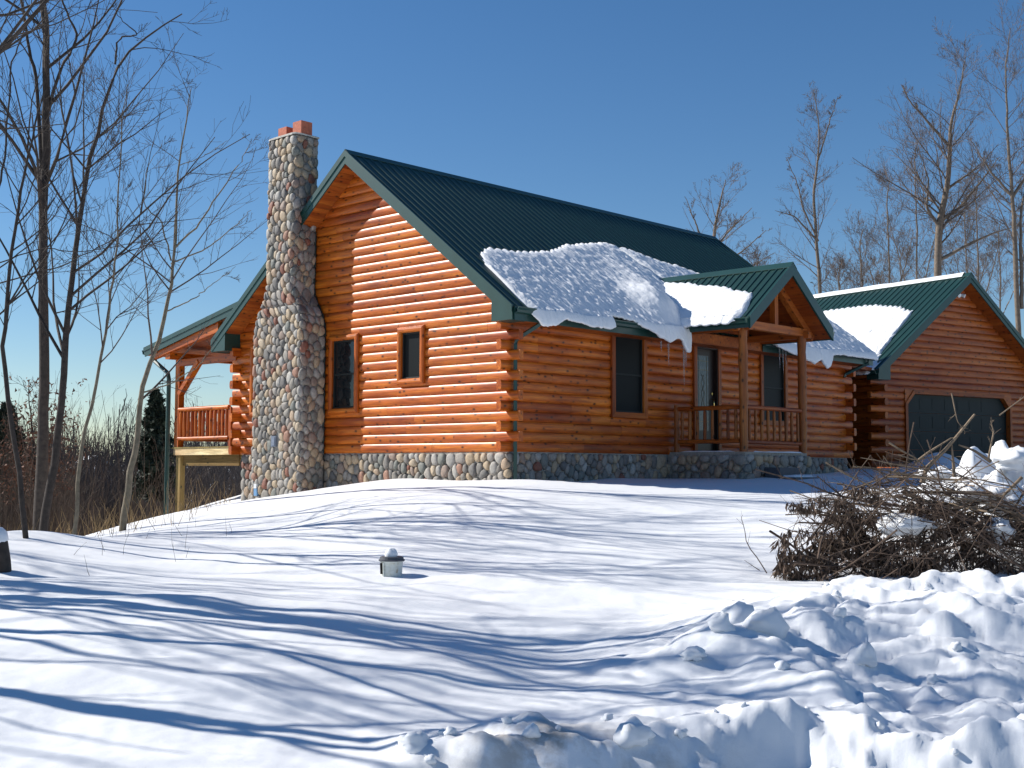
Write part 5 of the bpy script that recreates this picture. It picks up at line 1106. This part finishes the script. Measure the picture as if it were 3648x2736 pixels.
# ------------------------------------------------------------------ brush pile
pu, pv = 4.6, 14.7; px_, py_ = uv2xy(pu, pv); pz = -1.66
bp = setp(empty('brush_pile', (px_, py_, pz)), 'heap of cut branches with withered leaves beside the snow mound', 'brush pile')
org = np.array([px_, py_, pz])
def loc(u, v, z): x, y = uv2xy(np.asarray(u), np.asarray(v)); return np.stack([x-px_, y-py_, np.broadcast_to(z, np.shape(x))-pz], -1)
g = np.random.default_rng(17)
def pile_top(u):   # height of the heap over its base, by lateral position
    return np.interp(u, [2.55, 3.0, 3.5, 4.0, 4.6, 5.2, 6.0, 7.0], [0.14, 0.52, 0.85, 1.12, 1.38, 1.15, 0.85, 0.7])
def sticks(N, seed, ulo, uhi, hlo, hhi, lr, rr0, K=6, flat=0.25, bias=-0.7):
    g = np.random.default_rng(seed); u = g.uniform(ulo, uhi, N); v = pv+g.normal(size=N)*0.45; zt = pile_top(u)*g.uniform(hlo, hhi, N)
    az = g.normal(size=N)*0.9; s = np.where(g.random(N) < 0.7, -1, 1); du = s*np.cos(az); dv = np.sin(az)*0.6; dz = g.normal(size=N)*flat+0.05
    ln = g.uniform(*lr, N); P = np.zeros((N, K, 3)); c = np.stack([u, v, zt], 1); d = np.stack([du, dv, dz], 1); d /= np.linalg.norm(d, axis=1, keepdims=True); cur = c-d*(ln/2)[:, None]; P[:, 0] = cur
    for k in range(1, K): d = d+g.normal(size=(N, 3))*0.09; d /= np.linalg.norm(d, axis=1, keepdims=True); cur = cur+d*(ln/(K-1))[:, None]; P[:, k] = cur
    P[..., 2] = np.maximum(P[..., 2], 0.02); W_ = loc(P[..., 0], P[..., 1], P[..., 2]+pz)
    return W_, (rr0*g.uniform(0.5, 1.4, N))[:, None]*np.linspace(1, 0.4, K)[None]
A = sticks(150, 1, 3.4, 6.8, 0.15, 1.0, (0.6, 1.8), 0.011, flat=0.45)
B_ = sticks(650, 2, 3.5, 6.9, 0.03, 1.0, (0.4, 1.1), 0.0045, flat=0.7)
mids = spawn(A[0], A[1], g, 3, 40, 0.4, 4, 0.2, 0.95, 0.0, 0.5, 0.0025)
tw = spawn(B_[0], B_[1], g, 4, 40, 0.4, 4, 0.1, 1.0, 0.0, 0.6, 0.002)
V, Q = join_tubes([(A[0], A[1], 5), (mids[0], mids[1], 4), (B_[0], B_[1], 4), (tw[0], tw[1], 3)])
o = mesh_np('twigs', V, Q, 'cut_stick_dark', bp); o['kind'] = 'stuff'
Cc = sticks(70, 5, 3.8, 6.6, 0.75, 1.05, (0.4, 1.5), 0.010, flat=0.3); V, Q = join_tubes([(Cc[0], Cc[1], 5)]); o = mesh_np('twigs', V, Q, 'cut_stick', bp); o['kind'] = 'stuff'
def branch(pts, r, mat='cut_stick', tw_n=6, seed=1, v0=14.5, lf=0.25):
    P = np.array([pix(*q[:2], q[2] if len(q) > 2 else v0) for q in pts])-org; s = np.linspace(0, len(P)-1, 12); P = np.stack([np.interp(s, np.arange(len(P)), P[:, i]) for i in range(3)], 1)[None]
    R_ = np.linspace(r, r*0.35, 12)[None]; g = np.random.default_rng(seed); lst = [(P, R_, 7)]
    if tw_n:
        c = spawn(P, R_, g, tw_n, 40, lf, 5, 0.2, 1, 0.1, 0.5, 0.002); c2 = spawn(c[0], c[1], g, 2, 40, 0.4, 4, 0.2, 1, 0.1, 0.6, 0.0018); lst += [(c[0], c[1], 4), (c2[0], c2[1], 3)]
    V, Q = join_tubes(lst); return mesh_np('branch', V, Q, mat, bp)
for i, (pts, r, mt, tn) in enumerate([
    ([(3285,1720),(3300,1670),(3380,1590),(3472,1476)], 0.034, 'cut_stick', 0), ([(3260,1650),(3310,1610),(3390,1560)], 0.02, 'cut_stick', 1), ([(3260,1810),(3130,1795),(2960,1760),(2870,1720),(2690,1672)], 0.016, 'cut_stick_dark', 8),
    ([(3130,1880),(3060,1830),(3000,1770),(2910,1695)], 0.016, 'cut_stick_dark', 6), ([(3400,1700),(3395,1640),(3390,1580)], 0.022, 'cut_stick', 0), ([(3530,1645),(3470,1605),(3415,1585)], 0.022, 'cut_stick', 0),
    ([(3520,1640),(3540,1540),(3530,1500)], 0.014, 'cut_stick', 9), ([(3560,1480),(3640,1420),(3700,1380)], 0.008, 'cut_stick', 3), ([(3390,1400),(3410,1500),(3440,1540)], 0.008, 'cut_stick', 6), ([(2755,2048),(2880,1990),(3000,1930),(3150,1850),(3300,1790)], 0.026, 'cut_stick', 2),
    ([(2830,2070),(2990,2030),(3120,1995),(3250,1980)], 0.026, 'cut_stick_dark', 2), ([(3530,1760),(3440,1755),(3210,1752)], 0.03, 'cut_stick_dark', 1), ([(3220,1750),(3300,1790),(3420,1800),(3560,1830)], 0.036, 'cut_stick', 2), ([(3370,1810),(3480,1870),(3580,1930)], 0.034, 'cut_stick_dark', 1),
    ([(3600,1830),(3660,1870),(3720,1900)], 0.045, 'cut_stick', 0), ([(3340,1950),(3380,1990),(3390,2080)], 0.008, 'oak_leaf', 0), ([(2820,1800),(2950,1840),(3080,1870)], 0.012, 'cut_stick_dark', 5), ([(2740,2100),(2850,2090),(2980,2060)], 0.012, 'cut_stick_dark', 4),
    ([(3200,1620),(3260,1640),(3360,1620),(3480,1700)], 0.01, 'cut_stick', 4), ([(3000,1760),(3150,1700),(3300,1680),(3500,1660)], 0.01, 'cut_stick', 5), ([(2600,2140),(2690,2145),(2790,2130)], 0.008, 'cut_stick_dark', 5), ([(3640,1700),(3560,1780),(3450,1830)], 0.02, 'cut_stick', 2)]):
    branch(pts, r, mt, tn, 200+i)
for i, pts in enumerate([[(3080,1880),(2950,1830),(2860,1800),(2800,1800)], [(3050,1950),(2920,1900),(2820,1890),(2785,1930)], [(3000,2020),(2880,1980),(2800,1980),(2770,2020)], [(3120,1850),(3010,1790),(2930,1770),(2880,1790)], [(2950,2060),(2860,2050),(2800,2075),(2775,2105)], [(3180,1810),(3090,1750),(3020,1745)], [(3050,2060),(2950,2010),(2880,2015),(2850,2050)]]):
    branch(pts, 0.008, 'cut_stick_dark', 6, 260+i, 14.2, 0.35)
    P_ = np.array([pix(*q, 14.2) for q in pts])-org; gg = np.random.default_rng(300+i); nc = 26; f = gg.uniform(0.25, 1, nc)*(len(P_)-1.001); i0 = f.astype(int); c0 = P_[i0]*(1-(f-i0)[:, None])+P_[i0+1]*(f-i0)[:, None]+gg.normal(size=(nc, 3))*0.03
    c0 = np.repeat(c0, 5, 0)+gg.normal(size=(nc*5, 3))*0.015; n3 = len(c0); dn = np.stack([gg.normal(size=n3)*.4, gg.normal(size=n3)*.4, -np.ones(n3)], 1); dn /= np.linalg.norm(dn, axis=1, keepdims=True); ln = gg.uniform(0.05, 0.14, n3)[:, None]; sd = np.cross(dn, gg.normal(size=(n3, 3))); sd /= np.linalg.norm(sd, axis=1, keepdims=True); wd = gg.uniform(0.006, 0.014, n3)[:, None]
    o = mesh_np('leaves', np.stack([c0, c0+dn*ln*.45+sd*wd, c0+dn*ln, c0+dn*ln*.45-sd*wd], 1).reshape(-1, 3), np.arange(n3*4).reshape(-1, 4), 'dead_leaf', bp, False); o['kind'] = 'stuff'
# withered hanging leaves
NC = 1150; g = np.random.default_rng(23); uc = 2.98+4.1*g.random(NC)**0.85; tc = pile_top(uc); zc_ = tc*(0.08+0.84*g.random(NC)**0.9); vc = pv-0.72+0.35*g.random(NC)+0.5*zc_/np.maximum(tc, .1)
keep = (pn(uc*2.2, vc*2.0, zc_*2.6) > -0.16) & ((uc < 3.9) | (zc_ < 0.74*tc)) & ((uc > 3.3) | (g.random(NC) < 0.5)); uc, vc, zc_ = uc[keep], vc[keep], zc_[keep]; NC = len(uc); per_ = 15; N = NC*per_
u = np.repeat(uc, per_)+g.normal(size=N)*0.035; v = np.repeat(vc, per_)+g.normal(size=N)*0.035; zz = np.maximum(np.repeat(zc_, per_)-0.11*g.random(N)+0.02, 0.03)
base = loc(u, v, zz+pz+0.05); dn = np.stack([g.normal(size=N)*.5, g.normal(size=N)*.5, -np.ones(N)], 1); dn /= np.linalg.norm(dn, axis=1, keepdims=True); ln = g.uniform(0.05, 0.16, N)[:, None]
sd = np.cross(dn, g.normal(size=(N, 3))); sd /= np.linalg.norm(sd, axis=1, keepdims=True); wd = g.uniform(0.007, 0.019, N)[:, None]; nn = np.cross(dn, sd)
Vl = np.stack([base, base+dn*ln*.45+sd*wd+nn*0.01, base+dn*ln+nn*0.02, base+dn*ln*.45-sd*wd+nn*0.01], 1).reshape(-1, 3); o = mesh_np('leaves', Vl, np.arange(N*4).reshape(-1, 4), 'dead_leaf', bp, False); o['kind'] = 'stuff'
# snow resting on the heap
def snow_blob(px, py, v, ru, rv, rz, seed, label, sq=0.0):
    c = np.array(pix(px, py, v)); n_ = 28; th, ph = np.meshgrid(np.linspace(0, 2*np.pi, n_+1), np.linspace(0, np.pi, 16), indexing='ij')
    dx, dy, dz = np.sin(ph)*np.cos(th), np.sin(ph)*np.sin(th), np.cos(ph); k = 1+0.45*fbm(dx*1.4+seed, dy*1.4, dz*1.4, 3)
    U, V_, Z = dx*ru*k, dy*rv*k, dz*rz*k; P = np.stack([c[0]+RH[0]*U+FH[0]*V_, c[1]+RH[1]*U+FH[1]*V_, c[2]+Z], -1); grid_patch('snow_clump', P, 'smooth_snow', label, 'snow', kind='thing')
snow_blob(3230, 1870, 14.35, 0.32, 0.2, 0.11, 1.5, 'long white patch of snow lying in the middle of the brush pile')
snow_blob(3500, 1760, 14.9, 0.34, 0.3, 0.13, 2.5, 'snow on the upper right of the brush pile below the mound')
snow_blob(3560, 1890, 14.4, 0.16, 0.2, 0.13, 3.5, 'small snow patch low at the right of the brush pile')
snow_blob(3330, 1690, 15.3, 0.22, 0.2, 0.07, 4.5, 'thin snow behind the upright stick of the brush pile')
snow_blob(3610, 1640, 16.0, 0.24, 0.22, 0.13, 5.5, 'rounded snow lump on top of the mound at the right')
snow_blob(3570, 1800, 15.2, 0.17, 0.16, 0.11, 6.5, 'bulging snow clod half way down the right mound')
snow_blob(2470, 2330, 9.7, 0.10, 0.09, 0.05, 7.5, 'small tan snow clod left of the bank')
# lone twigs in front
def lone(label, v, pts, r, tn, seed, name='twig'):
    P = np.array([pix(*q, v) for q in pts]); b = P[0].copy(); P = P-b; s = np.linspace(0, len(P)-1, 10); P = np.stack([np.interp(s, np.arange(len(P)), P[:, i]) for i in range(3)], 1)[None]; R_ = np.linspace(r, r*.4, 10)[None]
    c = spawn(P, R_, np.random.default_rng(seed), tn, 45, 0.3, 4, 0.3, 1, 0.1, 0.6, 0.002); V, Q = join_tubes([(P, R_, 6), (c[0], c[1], 4)]); o = mesh_np(name, V, Q, 'cut_stick_dark'); o.location = b; setp(o, label, 'twig')
lone('thin upright twig in the snow left of the brush pile', 14.2, [(2732, 2042), (2700, 1990), (2660, 1940), (2652, 1880), (2640, 1845), (2645, 1835)], 0.007, 3, 1)
lone('short slanting twig beside the upright twig', 14.2, [(2706, 2032), (2680, 2015), (2652, 1996)], 0.006, 1, 2)
lone('twig lying on the snow in front of the brush pile', 13.0, [(2790, 2134), (2720, 2142), (2660, 2138), (2608, 2140)], 0.006, 5, 3)

# snow chunks on the ploughed banks
g = np.random.default_rng(31); mbv = []; q = []; o_ = 0
lst = []
for i in range(26):
    if i < 18: k = g.uniform(1500, 3700); ys = np.interp(k, [a[0] for a in NEARC], [a[2] for a in NEARC]); v = ys+g.normal()*0.25; u = (k-1824)/4544*v; r_ = g.uniform(0.012, 0.035)
    else: k = g.uniform(2450, 3700); v = g.uniform(8.3, 12.3); u = (k-1824)/4544*v; r_ = g.uniform(0.02, 0.06)
    if u < 1.5 and i >= 18: continue
    lst.append((u, v, r_))
lst += [(PZ(1480, 2600, 6.9)[0], 6.9, 0.075), (PZ(1900, 2545, 7.1)[0], 7.05, 0.05), (PZ(2250, 2540, 7.3)[0], 7.25, 0.10), (PZ(2620, 2170, 11)[0], 10.9, 0.13), (PZ(2700, 2230, 10.5)[0], 10.3, 0.16), (PZ(2560, 2250, 10.2)[0], 10.1, 0.09), (PZ(3060, 2270, 9.8)[0], 9.8, 0.1)]
th, ph = np.meshgrid(np.linspace(0, 2*np.pi, 13), np.linspace(0, np.pi, 9), indexing='ij'); dx, dy, dz = np.sin(ph)*np.cos(th), np.sin(ph)*np.sin(th), np.cos(ph)
idx = np.arange(dx.size).reshape(dx.shape); Q0 = np.stack([idx[:-1, :-1], idx[:-1, 1:], idx[1:, 1:], idx[1:, :-1]], -1).reshape(-1, 4)
us, vs2 = np.array([a[0] for a in lst]), np.array([a[1] for a in lst]); hs = H(us, vs2); Vc = []; Qc = []
for i, (u, v, r_) in enumerate(lst):
    k = 1+0.6*pn(dx*1.3+i*3.1, dy*1.3, dz*1.3)+0.2*pn(dx*3+i*3.1, dy*3, dz*3); x, y = uv2xy(u, v)
    Vc.append(np.stack([x+dx*r_*k*1.15, y+dy*r_*k, hs[i]+r_*0.3+dz*r_*k*0.85], -1).reshape(-1, 3)); Qc.append(Q0+i*dx.size)
setp(mesh_np('snow_chunks', np.concatenate(Vc), np.concatenate(Qc), 'snow', None, True, {'dirt': np.zeros(len(lst)*dx.size)}), 'loose chunks of snow strewn over the ploughed banks', 'snow', kind='stuff')
